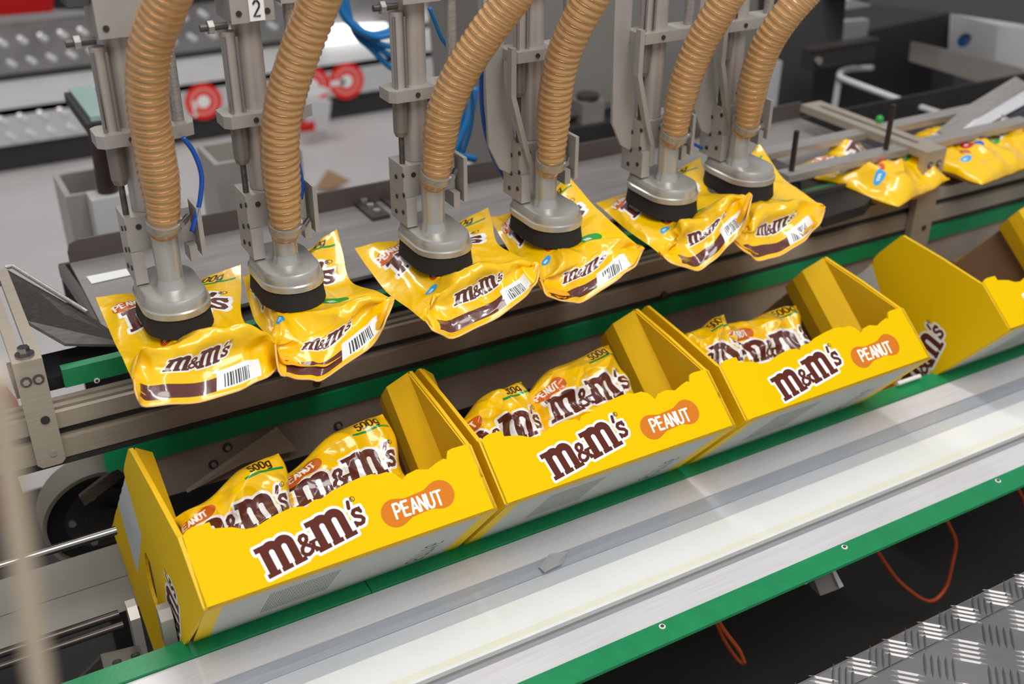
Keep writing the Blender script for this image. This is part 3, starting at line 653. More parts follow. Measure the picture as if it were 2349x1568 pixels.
# pulley
pc = at(228, 1170, Y=1.62); pr = (at(228, 1170, Y=1.62)-at(92, 1170, Y=1.62)).length
pu = thing('drive_pulley', pc, 'large black pulley with a pale belt behind the first box', 'pulley')
bm = bmesh.new(); n = 64
for r0_, r1_, y0_, y1_ in ((pr*.93, pr, -.03, .03),):
    ring = [[bm.verts.new((r*math.cos(2*math.pi*i/n), y, r*math.sin(2*math.pi*i/n))) for i in range(n)] for r, y in ((r0_, y0_), (r1_, y0_), (r1_, y1_), (r0_, y1_))]
    for k in range(4):
        for i in range(n): bm.faces.new((ring[k][i], ring[k][(i+1) % n], ring[(k+1) % 4][(i+1) % n], ring[(k+1) % 4][i]))
obj('pale_belt', bm, M_belt_w, pu, 40)
obj('disc', cb((0, -.018, 0), (0, .02, 0), pr*.925, seg=64), M_black, pu, 40)
obj('bearing_stand', bx(-.02, .02, .025, .05, .25-pc.z, .02), M_vdark, pu); obj('hub', cb((0, -.035, 0), (0, -.0185, 0), pr*.3, seg=32), M_vdark, pu, 40)
obj('hub_ring', cb((0, -.021, 0), (0, -.0182, 0), pr*.62, seg=48), mat('pulley_grey', rgb(52, 50, 50), .45), pu, 40)
for k in range(5):
    a_ = 2*math.pi*k/5+.5; obj('hub_bolt', cb((pr*.5*math.cos(a_), -.026, pr*.5*math.sin(a_)), (pr*.5*math.cos(a_), -.0212, pr*.5*math.sin(a_)), .006, seg=12), M_steel, pu)
bm = bmesh.new(); quad_px(bm, [at(182, 1140, Y=1.50), at(265, 1075, Y=1.50), at(285, 1092, Y=1.50), at(195, 1160, Y=1.50)], .008)
tag(obj('pulley_guard_bar', bm, M_steel_d), 'flat grey guard bar in front of the black pulley', 'bar')
bm = bmesh.new(); quad_px(bm, [at(-40, 900, Y=1.75), at(20, 905, Y=1.75), at(45, 935, Y=1.75), at(0, 960, Y=1.75), at(-40, 950, Y=1.75)], .03)
tag(obj('orange_block', bm, M_orange), 'small orange block behind the left bracket post', 'block')
bm = bmesh.new(); quad_px(bm, [at(-60, 1000, Y=1.8), at(10, 1010, Y=1.8), at(60, 1160, Y=1.8), at(-60, 1260, Y=1.8)], .05)
tag(obj('red_brown_cover', bm, mat('red_brown_paint', rgb(140, 62, 40), .6)), 'reddish brown machine cover at the left edge', 'cover')

# ================================================================== DISPLAY BOXES
EDGE = [(0.003, 0.094), (0.0092, 0.0985), (0.0161, 0.1006), (0.0371, 0.1001), (0.0378, 0.0913), (0.0457, 0.0895), (0.0609, 0.0855), (0.0736, 0.0785), (0.0867, 0.0767), (0.101, 0.0808), (0.1148, 0.0839), (0.1352, 0.0865), (0.1492, 0.0837), (0.1538, 0.0801), (0.1588, 0.0852), (0.1671, 0.087), (0.1744, 0.0858), (0.1921, 0.0915), (0.2136, 0.0949), (0.2326, 0.0969), (0.2466, 0.0965), (0.2541, 0.0934), (0.2661, 0.0933), (0.2758, 0.0879), (0.2794, 0.082), (0.282, 0.0765), (0.2901, 0.0821), (0.3054, 0.0844), (0.3204, 0.0797), (0.3346, 0.0848), (0.3455, 0.0874), (0.3494, 0.085), (0.355, 0.0954), (0.3618, 0.097), (0.383, 0.0965), (0.388, .094)]
BX = .39
HA = .25
def ragged(p0, p1, n, amp, seed):
    r = random.Random(seed); out = []
    for i in range(n+1):
        t = i/n; x = p0[0]+(p1[0]-p0[0])*t; y = p0[1]+(p1[1]-p0[1])*t
        j = (r.random()-.5)*amp if 0 < i < n else 0; out.append((x, y+j))
    return out
def make_box(x, label, flare=0., rot=0.):
    t = thing('display_box', (x, G0.y, G0.z), label, 'box', 'yellow display boxes on the conveyor', (TH, 0, rot))
    # front panel
    bm = bmesh.new(); out = [(.002, 0.)]+EDGE+[(.389, .05), (.3895, 0.)]
    plate(bm, [(s, q) for s, q in out], lambda s, q, n_: Vector((s, n_, q)), .004, mi=0, mi_edge=1, uv=(FX, FZ, 0, 0))
    obj('front_panel', bm, [M_front, M_ycard], t)
    # underside
    bm = bmesh.new(); plate(bm, [(0, .0), (BX, .0), (BX, DB), (0, DB)], lambda s, q, n_: Vector((s, q, -.0005+n_)), .004, mi=0, mi_edge=1, uv=(.39, .46, 0, 0))
    obj('bottom_panel', bm, [M_bottom, M_card], t)
    # back
    bm = bmesh.new(); plate(bm, [(0, 0)]+[(BX, 0)]+ragged((BX, .19), (0, .19), 40, .003, 3), lambda s, q, n_: Vector((s, DB-.004+n_, q)), .004, mi=0, mi_edge=0)
    obj('back_panel', bm, M_card, t)
    # side panels
    for sd_ in (0, 1):
        prof = [(0, 0), (.0, .0935), (.004, .097), (.05, .174)]+[(.099, .249), (.104, .251)]+ragged((.125, .2515), (.19, .25), 6, .004, 5+sd_)[0:]+ragged((.195, .243), (DB, .248), 20, .0022, 9+sd_)+[(DB, 0)]
        hole = [(.268+.036*math.cos(a_)*.9-.016*math.sin(a_), .112-.03*math.cos(a_)-.014*math.sin(a_)) for a_ in [2*math.pi*i/20 for i in range(20)]]
        bm = bmesh.new()
        if sd_ == 0:
            sh = lambda b_, a__=0: -flare*(.624*b_+.35*a__)
            plate(bm, prof, lambda s, q, n_: Vector((sh(s, q)+n_, s, q)), .005, holes=[hole], mi=0, mi_edge=1, uv=(-.46, .26, .46, 0))
            obj('side_panel', bm, [M_side, M_ycard_in], t)
        else:
            plate(bm, prof, lambda s, q, n_: Vector((BX-n_, s, q)), .005, holes=[hole], mi=0, mi_edge=1, uv=(.46, .26, 0, 0))
            obj('side_panel', bm, [M_side, M_ycard_in], t)
            bm = bmesh.new(); plate(bm, [(.19, .002), (DB-.006, .002), (DB-.006, .244), (.19, .244)], lambda s, q, n_: Vector((BX-.0052-n_, s, q)), .0008); obj('raw_inner_face', bm, M_card, t)
        if sd_ == 0:
            bm = bmesh.new(); plate(bm, [(.13, .03), (DB-.03, .03), (DB-.03, .2), (.13, .2)], lambda s, q, n_: Vector((.0062+(-flare*(.624*s+.35*q))+n_, s, q)), .0008); obj('raw_inner_face', bm, M_card, t)
        # folded inner lining of the front half and its return fold
        k = 1 if sd_ == 0 else -1; xw = (0 if sd_ == 0 else BX)+k*.0052
        fl_ = (lambda b_, a__: -flare*(.624*b_+.35*a__)) if sd_ == 0 else (lambda b_, a__: 0)
        bm = bmesh.new(); plate(bm, [(.004, .002), (.004, .094), (.052, .171), (.1, .2465), (.1, .002)], lambda s, q, n_: Vector((xw+fl_(s, q)+k*n_, s, q)), .002)
        obj('inner_lining', bm, M_ycard_in, t)
        bm = bmesh.new()
        P = [(xw+k*.002, .1), (xw+k*.028, .135), (xw+k*.030, .165), (xw+k*.024, .2), (xw, .215), (xw, .1)]
        top = [.249, .2475, .246, .247, .248, .249]
        A_ = [bm.verts.new((p_[0]+fl_(p_[1], 0), p_[1], .002)) for p_ in P]; B_ = [bm.verts.new((p_[0]+fl_(p_[1], .25), p_[1], top[i_])) for i_, p_ in enumerate(P)]
        for i_ in range(5):
            bm.faces.new((A_[i_], A_[i_+1], B_[i_+1], B_[i_]))
        obj('corner_fold', bm, M_ycard_in, t)
    return t
XB = [.17083, .57253, .98200, 1.56345]
LB = ['leftmost yellow display box, its whole left side and hand hole visible', 'second yellow display box from the left, butting against the leftmost one',
      'third yellow display box from the left, before the gap in the row', 'rightmost yellow display box, cut off by the right edge of the photo']
for i in range(4): make_box(XB[i], LB[i], .095 if i == 0 else 0.01)

# ================================================================== POUCHES
def crumple(n, m_, seed, k=7, amp=1.):
    r = np.random.default_rng(seed); U, V = np.meshgrid(np.linspace(0, 1, n), np.linspace(0, 1, m_)); Z = np.zeros_like(U)
    for _ in range(k):
        a = r.uniform(0, math.pi); f = r.uniform(1.2, 4.5); ph = r.uniform(0, 6.28); b = r.uniform(.5, 3)
        q = (U*math.cos(a)+V*math.sin(a))*f+.35*np.sin((U*math.sin(a)-V*math.cos(a))*b*3+ph)+ph
        tri = np.abs((q % 1)-.5)*2
        Z += (tri**1.5-.4)*r.uniform(.3, 1)/f
    return Z*amp*2
def grid_mesh(name, Pt, UV, m_list, parent, mat_idx=0, flip=False):
    m_, n = Pt.shape[:2]; me = bpy.data.meshes.new(name)
    v = Pt.reshape(-1, 3); ii = np.arange(m_*n).reshape(m_, n)
    q = np.stack([ii[:-1, :-1], ii[:-1, 1:], ii[1:, 1:], ii[1:, :-1]], -1).reshape(-1, 4)
    if flip: q = q[:, ::-1]
    me.from_pydata(v.tolist(), [], q.tolist())
    uvl = me.uv_layers.new(name='uv'); uv = UV.reshape(-1, 2)[q.reshape(-1)]; uvl.data.foreach_set('uv', uv.astype(np.float32).ravel())
    for q_ in m_list: me.materials.append(q_)
    me.polygons.foreach_set('use_smooth', [True]*len(me.polygons)); me.update()
    return link(name, me, parent)
def stand_bag(x, b, a, ang, label, seed, slump=.03, W=.172, Hb=.165, hv=.165, cap_group='pouches standing in the yellow boxes', tx=0, T=.03, rotm=None, loc=None, lean=0, u0=0.):
    """pillow pouch; local x along width, z up, front face towards -y"""
    t = thing('candy_pouch', loc if loc is not None else bl3(x, b, a), label, 'pouch', cap_group)
    t.rotation_euler = rotm if rotm is not None else (TH+lean, 0, 0)
    n, m_ = 110, 140
    U, V = np.meshgrid(np.linspace(0, 1, n), np.linspace(0, 1, m_))
    e = (np.clip(1-np.abs(2*U-1)**3.2, 0, 1)**.6)*(np.clip(1-np.abs(2*V-1)**5, 0, 1)**.6)
    C = crumple(n, m_, seed, 7, .014)*(.2+.8*e)
    th = T*e
    # outline warps: slumped far-left shoulder, wavy seals
    Xc = (U-.5)*W*(1-.05*np.sin(V*math.pi)**2); Zc = V*Hb
    Zc = Zc-slump*np.clip(1-U*1.1, 0, 1)**1.6*V**3-.008*np.sin(U*9+seed)*V**6*(1-U)
    Xc = Xc+.004*np.sin(V*11+seed)*np.abs(2*U-1)**3
    ca, sa = math.cos(ang), math.sin(ang); X2 = Xc*ca-(Zc-Hb)*sa; Z2 = Xc*sa+(Zc-Hb)*ca
    Yf = -th-C-.006*np.sin(U*3.1+seed)*V
    Pt = np.stack([X2, Yf, Z2], -1)
    UV = np.stack([u0+(1-u0)*U, (GS+BH-(1-V)*hv)/(BH+GS)], -1)
    grid_mesh('front_film', Pt, UV, [M_bag], t)
    Pb = np.stack([X2, th*.7-.006*np.sin(U*3.1+seed)*V-C*(1-e)*.9+.0004, Z2], -1)[::3, ::3]
    grid_mesh('back_film', Pb, UV[::3, ::3], [M_bagback], t, flip=True)
    return t
def box_px(px_, py_, b):
    d = ray(px_, py_); o_ = G0+VB*b; s = (o_-CO).dot(VB)/d.dot(VB); w_ = CO+d*s-G0; return w_.x+G0.x, w_.dot(UB)
TB = [((640, 1036), .075, .03, 'pouch at the left of the leftmost yellow box, against its side panel', .045),
      ((886, 942), .10, .02, 'pouch at the right of the leftmost yellow box', .05),
      ((1208, 864), .075, .03, 'pouch at the left of the second yellow box, first letter hidden', .03),
      ((1408, 779), .09, .04, 'pouch at the right of the second yellow box, tilted up', .035),
      ((1668, 712), .075, .03, 'pouch at the left of the third yellow box, lettering half hidden', .03),
      ((1830, 694), .09, -.09, 'pouch at the right of the third yellow box, leaning with crumpled lettering', .02)]
for i, (p, b, ang, lab, sl) in enumerate(TB):
    b += .03
    X_, a_ = box_px(*p, b-.012)
    W = .172 if i % 2 == 0 else .195
    W0 = W; W = min(W, X_-XB[i//2]-.012); u0_ = 1-W/W0      # the hidden side of the pouch is tucked against the box wall
    stand_bag(X_-W/2*math.cos(ang), b, a_-W/2*math.sin(ang), ang, lab, 11+i, sl, W, u0=u0_)

# hanging pouches: nets of real 3-D control points
def catmull(P, n):
    P = np.asarray(P); P = np.concatenate([2*P[:1]-P[1:2], P, 2*P[-1:]-P[-2:-1]]); out = []
    for i in range(1, len(P)-2):
        for k in range(n):
            t = k/n; a, b, c, d = P[i-1], P[i], P[i+1], P[i+2]
            out.append(.5*((2*b)+(c-a)*t+(2*a-5*b+4*c-d)*t*t+(3*b-3*c+d-a)*t**3))
    out.append(P[-2]); return np.array(out)
def W3(q, Y): return np.array(at(q[0], q[1], Y=Y))
def lerp(a, b, t): return a+(b-a)*t
def hang_bag(cx, FLp, Lm, NL, FRp, Rm, NR, crest, lip, label, seed):
    t = thing('candy_pouch', (cx, 1.322, zz(-.705)), label, 'pouch', 'pouches hanging from the suction grippers'); o_ = np.array(t.location)
    zp = zz(-.692)
    fl, fr = W3(FLp, 1.455), W3(FRp, 1.46); lm, rm = W3(Lm, 1.33), W3(Rm, 1.35); nl, nr = W3(NL, 1.215), W3(NR, 1.225)
    cr = [W3(q, 1.238) for q in crest]; lp = [W3(q, 1.19) for q in lip]
    def interp(L, u):
        k = np.linspace(0, 1, len(L)); return np.array([np.interp(u, k, [p[i] for p in L]) for i in range(3)])
    us = [0, .1, .2, .3, .4, .5, .6, .7, .8, .9, 1]
    pad = lambda u, y: np.array([cx+(u-.5)*.11, y, zp])
    mix = [0, .3, .65, .92, 1, 1, 1, .92, .65, .3, 0]
    r0 = [lerp(fl, fr, u)+np.array([0, 0, -.012*math.sin(u*math.pi)]) for u in us]
    r1 = [lerp(lerp(lerp(fl, lm, .45), lerp(fr, rm, .45), u), pad(u, 1.42), mix[i]*.7) for i, u in enumerate(us)]
    r2 = [lerp(lerp(lm, rm, u), pad(u, 1.36), mix[i]) for i, u in enumerate(us)]
    r3 = [lerp(lerp(lerp(lm, nl, .6), lerp(rm, nr, .6), u), pad(u, 1.285), mix[i]) for i, u in enumerate(us)]
    cz = [lerp(nl, nr, 0)]+[interp(cr, u) for u in (.02, .13, .25, .38, .5, .62, .75, .87, .98)]+[nr]
    r4 = cz
    r6 = [nl]+[interp(lp, u) for u in (.04, .15, .26, .38, .5, .62, .74, .85, .96)]+[nr]
    r5 = [lerp(a_, b_, .5)+np.array([0, .010+.022*abs(math.cos(u*math.pi))**2*math.sin(u*math.pi)**.5, 0]) for a_, b_, u in zip(r4, r6, us)]
    r55 = [lerp(a_, b_, .85)+np.array([0, .004, 0]) for a_, b_ in zip(r4, r6)]
    rows = np.array([r0, r1, r2, r3, r4, r5, r55, r6]); vv = [1, .86, .68, .46, .207+.03, .12, .04, 0]
    G1 = np.array([catmull(r, 10) for r in rows]); G2 = catmull(G1, 16); vs = catmull(np.array(vv)[:, None], 16)[:, 0]
    m_, n = G2.shape[:2]; U, V = np.meshgrid(np.linspace(0, 1, n), vs)
    tu = np.gradient(G2, axis=1); tv = np.gradient(G2, axis=0); N = np.cross(tu, tv); N /= (np.linalg.norm(N, axis=-1, keepdims=True)+1e-9)
    if N[..., 2].mean() < 0: N = -N
    C = crumple(n, m_, seed, 7, .012); cush = np.clip(1-np.abs(2*U-1)**3, 0, 1)*np.clip((V-.02)*8, 0, 1)*np.clip((1-V)*6, 0, 1)
    padm = np.exp(-(((G2[..., 0]-cx-.004)/.046)**4+((G2[..., 1]-1.344)/.07)**4))
    Pt = G2+N*(C*(.3+.7*cush)*(1-padm))[..., None]
    Pt[..., 2] = np.where(padm > .35, np.minimum(Pt[..., 2], zp), Pt[..., 2])
    grid_mesh('front_film', Pt-o_, np.stack([U, V], -1), [M_bag], t, flip=True)
    # underside belly
    vn = np.linspace(0, 1, m_)[:, None]; un = np.linspace(0, 1, n)[None, :]
    belly = (np.sin(math.pi*un)**.8)*(np.sin(math.pi*np.clip(vn*1.08, 0, 1))**1.3)
    top0, bot0 = Pt[0], Pt[-1]
    base = top0[None]*(1-vn[..., None])+bot0[None]*vn[..., None]
    eL, eR = Pt[:, :1], Pt[:, -1:]; bL, bR = base[:, :1], base[:, -1:]
    base = base+(eL-bL)*(1-un[..., None])+(eR-bR)*un[..., None]
    base[..., 2] -= belly*.012; base[..., 1] += .012*(vn**3)*np.sin(math.pi*un)
    base[..., 2] = np.minimum(base[..., 2], Pt[..., 2]-.004*belly)
    grid_mesh('back_film', (base-o_)[::2, ::2], np.stack([U, V], -1)[::2, ::2], [M_bagback], t)
    # pinched seal edge along the lip
    bm = bmesh.new(); tube(bm, [Vector(p-o_) for p in Pt[-1][::3]], .0014, 6); obj('lip_seal', bm, mat('seal_edge_film', rgb(244, 190, 110), .35), t, 'all')
CX = [.252, .409, .638, .829, 1.052, 1.214]
HB = [dict(FLp=(219, 680), Lm=(262, 785), NL=(303, 868), FRp=(552, 605), Rm=(556, 725), NR=(640, 838), crest=[(318, 800), (400, 792), (480, 765), (560, 742), (628, 775)], lip=[(310, 905), (330, 932), (450, 922), (560, 892), (632, 852)], label='lowest-hanging pouch at far left, under the first gripper'),
      dict(FLp=(556, 632), Lm=(585, 735), NL=(632, 790), FRp=(772, 524), Rm=(804, 645), NR=(904, 686), crest=[(636, 790), (700, 765), (770, 728), (830, 690), (890, 682)], lip=[(636, 852), (680, 866), (738, 873), (850, 795), (896, 722)], label='pouch under the second gripper, its green candy and barcode showing'),
      dict(FLp=(813, 568), Lm=(885, 668), NL=(975, 738), FRp=(1120, 476), Rm=(1142, 560), NR=(1238, 608), crest=[(995, 680), (1040, 645), (1100, 615), (1160, 600), (1225, 606)], lip=[(985, 752), (1036, 776), (1140, 728), (1205, 680), (1236, 640)], label='pouch under the third gripper, logo strip facing front'),
      dict(FLp=(1122, 498), Lm=(1178, 590), NL=(1238, 640), FRp=(1302, 406), Rm=(1378, 490), NR=(1476, 570), crest=[(1243, 640), (1300, 610), (1360, 575), (1420, 545), (1465, 560)], lip=[(1242, 672), (1290, 692), (1335, 692), (1420, 640), (1468, 592)], label='pouch under the fourth gripper, white barcode strip curling upward'),
      dict(FLp=(1366, 463), Lm=(1440, 530), NL=(1520, 585), FRp=(1606, 360), Rm=(1628, 440), NR=(1726, 450), crest=[(1545, 560), (1570, 515), (1620, 500), (1670, 450), (1718, 446)], lip=[(1530, 600), (1600, 621), (1650, 585), (1695, 535), (1722, 478)], label='pouch under the fifth gripper, overlapping the sixth'),
      dict(FLp=(1600, 430), Lm=(1645, 510), NL=(1680, 548), FRp=(1742, 330), Rm=(1802, 415), NR=(1893, 476), crest=[(1700, 540), (1735, 495), (1790, 478), (1840, 452), (1885, 470)], lip=[(1695, 570), (1735, 598), (1790, 585), (1850, 550), (1888, 500)], label='rightmost hanging pouch, under the sixth gripper')]
for i, h_ in enumerate(HB): hang_bag(CX[i], seed=40+i, **h_)

# pouches lying on the infeed belt
for i, (p, lab, yaw) in enumerate((((1992, 392), 'pouch lying on the infeed belt left of the bracket post', .25), ((2192, 350), 'pouch lying on the infeed belt just right of the bracket post', .15), ((2332, 326), 'pouch lying on the infeed belt at the right edge', .3))):
    c = at(*p, Z=-.79)
    stand_bag(0, 0, 0, 0, lab, 60+i, .0, .21, .24, .23, 'pouches lying on the infeed belt', T=.032, rotm=(math.radians(-90+2), 0, yaw), loc=c+Vector((-.11*math.sin(yaw), .11, 0)))
bm = bmesh.new(); spheroid(bm, at(2325, 495, Y=1.2), (.02, .02, .02))
bm.free()

# ================================================================== SUCTION GRIPPERS
def stadium(hw, hl, n=14, sh=0.):
    P = []
    for k in range(n+1): a = math.pi*k/n; P.append((hw*math.cos(a), (hl-hw)+hw*math.sin(a)))
    for k in range(n+1): a = math.pi+math.pi*k/n; P.append((hw*math.cos(a), -(hl-hw)+hw*math.sin(a)))
    return P
def loft(bm, levels):
    R = [[bm.verts.new((x, y, z)) for x, y in stadium(hw, hl)] for hw, hl, z in levels]
    for i in range(len(R)-1):
        for k in range(len(R[0])): bm.faces.new((R[i][k], R[i][(k+1) % len(R[0])], R[i+1][(k+1) % len(R[0])], R[i+1][k]))
    bm.faces.new(R[0][::-1]); bm.faces.new(R[-1])
HOSE = [[(372, 520), (370, 440), (352, 330), (338, 220), (345, 110), (372, 30), (400, -40), (430, -110)],
        [(655, 525), (648, 430), (642, 340), (652, 240), (684, 130), (722, 30), (752, -50), (780, -120)],
        [(1008, 420), (1008, 330), (1022, 250), (1058, 165), (1112, 80), (1168, 5), (1230, -80)],
        [(1262, 378), (1268, 300), (1274, 220), (1292, 130), (1326, 50), (1372, -30), (1420, -100)],
        [(1548, 330), (1556, 250), (1578, 170), (1612, 90), (1656, 15), (1710, -70)],
        [(1708, 325), (1718, 255), (1730, 185), (1758, 105), (1803, 35), (1870, -40)]]
NECK = [((395, 650), (375, 508)), ((668, 600), (655, 515)), ((1010, 500), (1000, 400)), ((1268, 460), (1263, 370)), ((1545, 405), (1548, 305)), ((1715, 370), (1713, 285))]
GLAB = ['leftmost suction gripper with an amber ribbed hose', 'second suction gripper from the left, marked with the number 2', 'third suction gripper from the left, blue air line beside it',
        'fourth suction gripper from the left, with a bent flat bar', 'fifth suction gripper from the left, with a wide collar plate', 'rightmost suction gripper, dark cable tie on its hose']
for i in range(6):
    cx = CX[i]; cy = 1.322; zc = zz(-.64)
    g = thing('suction_gripper', (cx, cy, zc), GLAB[i], 'gripper', 'suction grippers over the conveyor'); L = Vector((cx, cy, zc))
    bm = bmesh.new(); loft(bm, [(.0435, .068, -.024), (.0435, .068, -.016), (.041, .0655, -.0145), (.0405, .065, -.009), (.0398, .0643, -.005), (.038, .0625, -.0015), (.035, .0595, 0)])
    bmesh.ops.translate(bm, verts=bm.verts, vec=(.004, .022, 0)); obj('cup_lid', bm, M_cast, g, 35)
    bm = bmesh.new(); loft(bm, [(.044, .069, -.050), (.0425, .0675, -.040), (.041, .066, -.0245)]); bmesh.ops.translate(bm, verts=bm.verts, vec=(.004, .022, 0)); obj('foam_pad', bm, M_foam, g, 35)
    nb, nt = at(*NECK[i][0], Y=cy)-L, at(*NECK[i][1], Y=cy)-L
    nb.z = 0; nx = nt.x; ntz = nt.z
    bm = bmesh.new(); cyl(bm, (nx, .012, -.002), (nx, .012, .012), .0205, .0165, 28); cyl(bm, (nx, .012, .012), (nx, .012, ntz+.01), .0165, seg=28); obj('neck_pipe', bm, M_cast, g, 35)
    # hose
    hp = [Vector((nx+L.x, cy+.01, L.z+ntz-.012))]
    ys = [cy, cy-.005, cy-.015, cy-.03, cy-.05, cy-.07, cy-.09, cy-.11]
    for k, q in enumerate(HOSE[i]): hp.append(at(*q, Y=ys[min(k, 7)]))
    hp[1] = Vector((hp[0].x, cy, hp[0].z+.012)) if hp[1].z < hp[0].z+.012 else hp[1]
    pts = spline(hp, 40)
    # resample at even steps
    d = [0];
    for a_, b_ in zip(pts, pts[1:]): d.append(d[-1]+(b_-a_).length)
    step = .0016; ns = int(d[-1]/step); ev = []
    j = 0
    for s_ in range(ns):
        x_ = s_*step
        while d[j+1] < x_: j += 1
        f_ = (x_-d[j])/(d[j+1]-d[j]+1e-9); ev.append(pts[j].lerp(pts[j+1], f_)-L)
    pitch = .0104
    bm = bmesh.new(); tube(bm, ev, lambda k: (.0195+.0045*min(1, max(0, (k*step-.02)/.06)))+.0007*math.sin(2*math.pi*k*step/pitch), 22, False)
    hs = obj('hose', bm, M_hose, g, 'all')
    T_, F_ = frames(ev); bm = bmesh.new(); hx = []
    for k in range(ns*3):
        kk = k/3; k0 = int(kk); 
        if k0 >= ns-1: break
        s_ = kk*step; ph = 2*math.pi*s_/pitch; rr = .0195+.0045*min(1, max(0, (s_-.02)/.06))+.0007
        c_ = ev[k0].lerp(ev[k0+1], kk-k0); hx.append(c_+(F_[k0][0]*math.cos(ph)+F_[k0][1]*math.sin(ph))*rr)
    tube(bm, hx, .00042, 4); obj('wire_spiral', bm, M_copper, hs, 'all')
    # clamp
    bm = bmesh.new(); kc = 9; cyl(bm, ev[kc]-T_[kc]*.005, ev[kc]+T_[kc]*.006, .0225, seg=32); hc = obj('hose_clamp', bm, M_steel, g, 35)
    obj('clamp_screw', cb(ev[kc]+Vector((.018, -.016, 0)), ev[kc]+Vector((.032, .004, 0)), .0045, seg=12), M_chrome, hc, 35)
    # bracket block
    bm = bmesh.new(); box(bm, -.036, .046, .036, .085, .045, .092); box(bm, -.036, -.02, .028, .085, .002, .0445); box(bm, .036, .046, .02, .05, .022, .0445); box(bm, .05, .056, .015, .055, .03, .097); ob = obj('bracket_block', bm, M_block, g, bevel=.0012)
    for yy_, z_ in ((.035, .08), (.06, .07), (.035, .05), (.06, .04), (.04, .022), (.065, .015)):
        obj('block_screw', cb((-.0372, yy_, z_), (-.0358, yy_, z_), .0035, seg=10), M_vdark, ob)
    for x_ in (-.02, .002): obj('block_screw', cb((x_, .0348, .078), (x_, .0362, .078), .0038, seg=10), M_vdark, ob)
    # pole
    obj('pole', cb((-.002, .062, .0925), (-.002, .062, .50), .0182, seg=28), M_cyl, g, 40)
    # air cylinder, rod and lower body
    zc_ = .195 if i < 3 else .225
    obj('air_cylinder', cb((-.03, .05, zc_+.006), (-.03, .05, zc_+.11), .0095, seg=18), M_cyl, g, 40)
    bm = bmesh.new(); cyl(bm, (-.03, .05, zc_-.055), (-.03, .05, zc_-.006), .0105, seg=18); cyl(bm, (-.03, .05, zc_-.062), (-.03, .05, zc_-.055), .008, .0105, seg=18); obj('lower_cylinder', bm, mat('cylinder_grey', rgb(128, 120, 114), .4, .4), g, 40)
    obj('piston_rod', cb((-.03, .05, .09), (-.03, .05, zc_-.06), .004, seg=12), M_steel_d, g, 40)
    for dx_ in (-.008, .008): obj('tie_rod', cb((-.03+dx_, .04, zc_+.006), (-.03+dx_, .04, zc_+.105), .0022, seg=8), M_chrome, g)
    bm = bmesh.new(); plate(bm, [(-.052, .036), (-.044, .028), (.05, .028), (.066, .034), (.07, .05), (.066, .07), (-.044, .075), (-.052, .068)], lambda s, q, n_: Vector((s, q, zc_-.008+n_)), .016)
    co = obj('collar_plate', bm, M_block, g, bevel=.001)
    obj('collar_screw', cb((-.012, .0262, zc_), (-.012, .028, zc_), .0035, seg=10), M_vdark, co)
    obj('guide_rod', cb((.052, .05, zc_+.008), (.052, .05, .335), .0078, seg=16), M_steel, g, 40)
    hx_ = obj('pivot_bolt', cb((-.064, .045, zc_+.118), (-.03, .045, zc_+.118), .0045, seg=10), M_steel_d, g)
    obj('pivot_nut', cb((-.055, .045, zc_+.118), (-.048, .045, zc_+.118), .009, seg=6), M_steel, hx_)
    # top block
    bm = bmesh.new(); box(bm, -.03, .025, .025, .09, .318, .52); tb = obj('top_block', bm, M_block, g, bevel=.002)
    bm = bmesh.new(); box(bm, -.056, -.0315, .035, .08, .355, .52); obj('side_cover', bm, M_dgrey, g, bevel=.004)
    obj('rod_block', bx(.036, .07, .03, .075, .335, .365), M_block, g, bevel=.002)
    obj('rod_knob', cb((.053, .05, .365), (.053, .05, .39), .009, seg=16), M_steel_d, g, 40)
    if i == 1:
        a_, b_ = at(568, 0, Y=cy+.024)-L, at(608, 45, Y=cy+.024)-L
        lb = obj('number_label', bx(a_.x, b_.x, .0225, .0245, b_.z, b_.z+.034), M_wlabel, g)
        bm = bmesh.new(); s0 = .018; P = [Vector((a_.x+.0055+px_*s0*.85, .022, b_.z+.006+py_*s0)) for px_, py_ in GL['2'][0]]; tube(bm, P, .0013, 6); obj('digit', bm, M_inklabel, lb)
    for x_ in (-.02, .016): obj('block_screw', cb((x_, .0235, .33), (x_, .0252, .33), .0038, seg=10), M_vdark, tb)
    if i >= 3:
        bm = bmesh.new(); P = [(-.052, .24), (-.052, .17), (-.03, .09), (-.018, .055), (-.018, .02)]
        pp = [Vector((x_, .026, z_)) for x_, z_ in P]
        for a_, b_ in zip(pp, pp[1:]):
            dd = Vector((.004, 0, 0)); v8 = [bm.verts.new(p_+q_) for p_ in (a_, b_) for q_ in (-dd, dd, dd+Vector((0, .012, 0)), -dd+Vector((0, .012, 0)))]
            for f in ((0, 1, 5, 4), (1, 2, 6, 5), (2, 3, 7, 6), (3, 0, 4, 7)): bm.faces.new([v8[k] for k in f])
            bm.faces.new(v8[:4]); bm.faces.new(v8[4:][::-1])
        obj('bent_bar', bm, M_block, g)
        bm = bmesh.new(); plate(bm, [(-.085, .40), (-.05, .40), (-.05, .19), (-.03, .10), (-.02, .06), (-.02, .03), (-.055, .05), (-.075, .09), (-.08, .2)], lambda s, q, n_: Vector((s, .06+n_, q)), .006); obj('back_plate', bm, M_block, g)
    if i == 5: obj('cable_tie', cb((nx-.002, 0, ntz+.04), (nx+.002, 0, ntz+.046), .0245, seg=24), M_black, g)

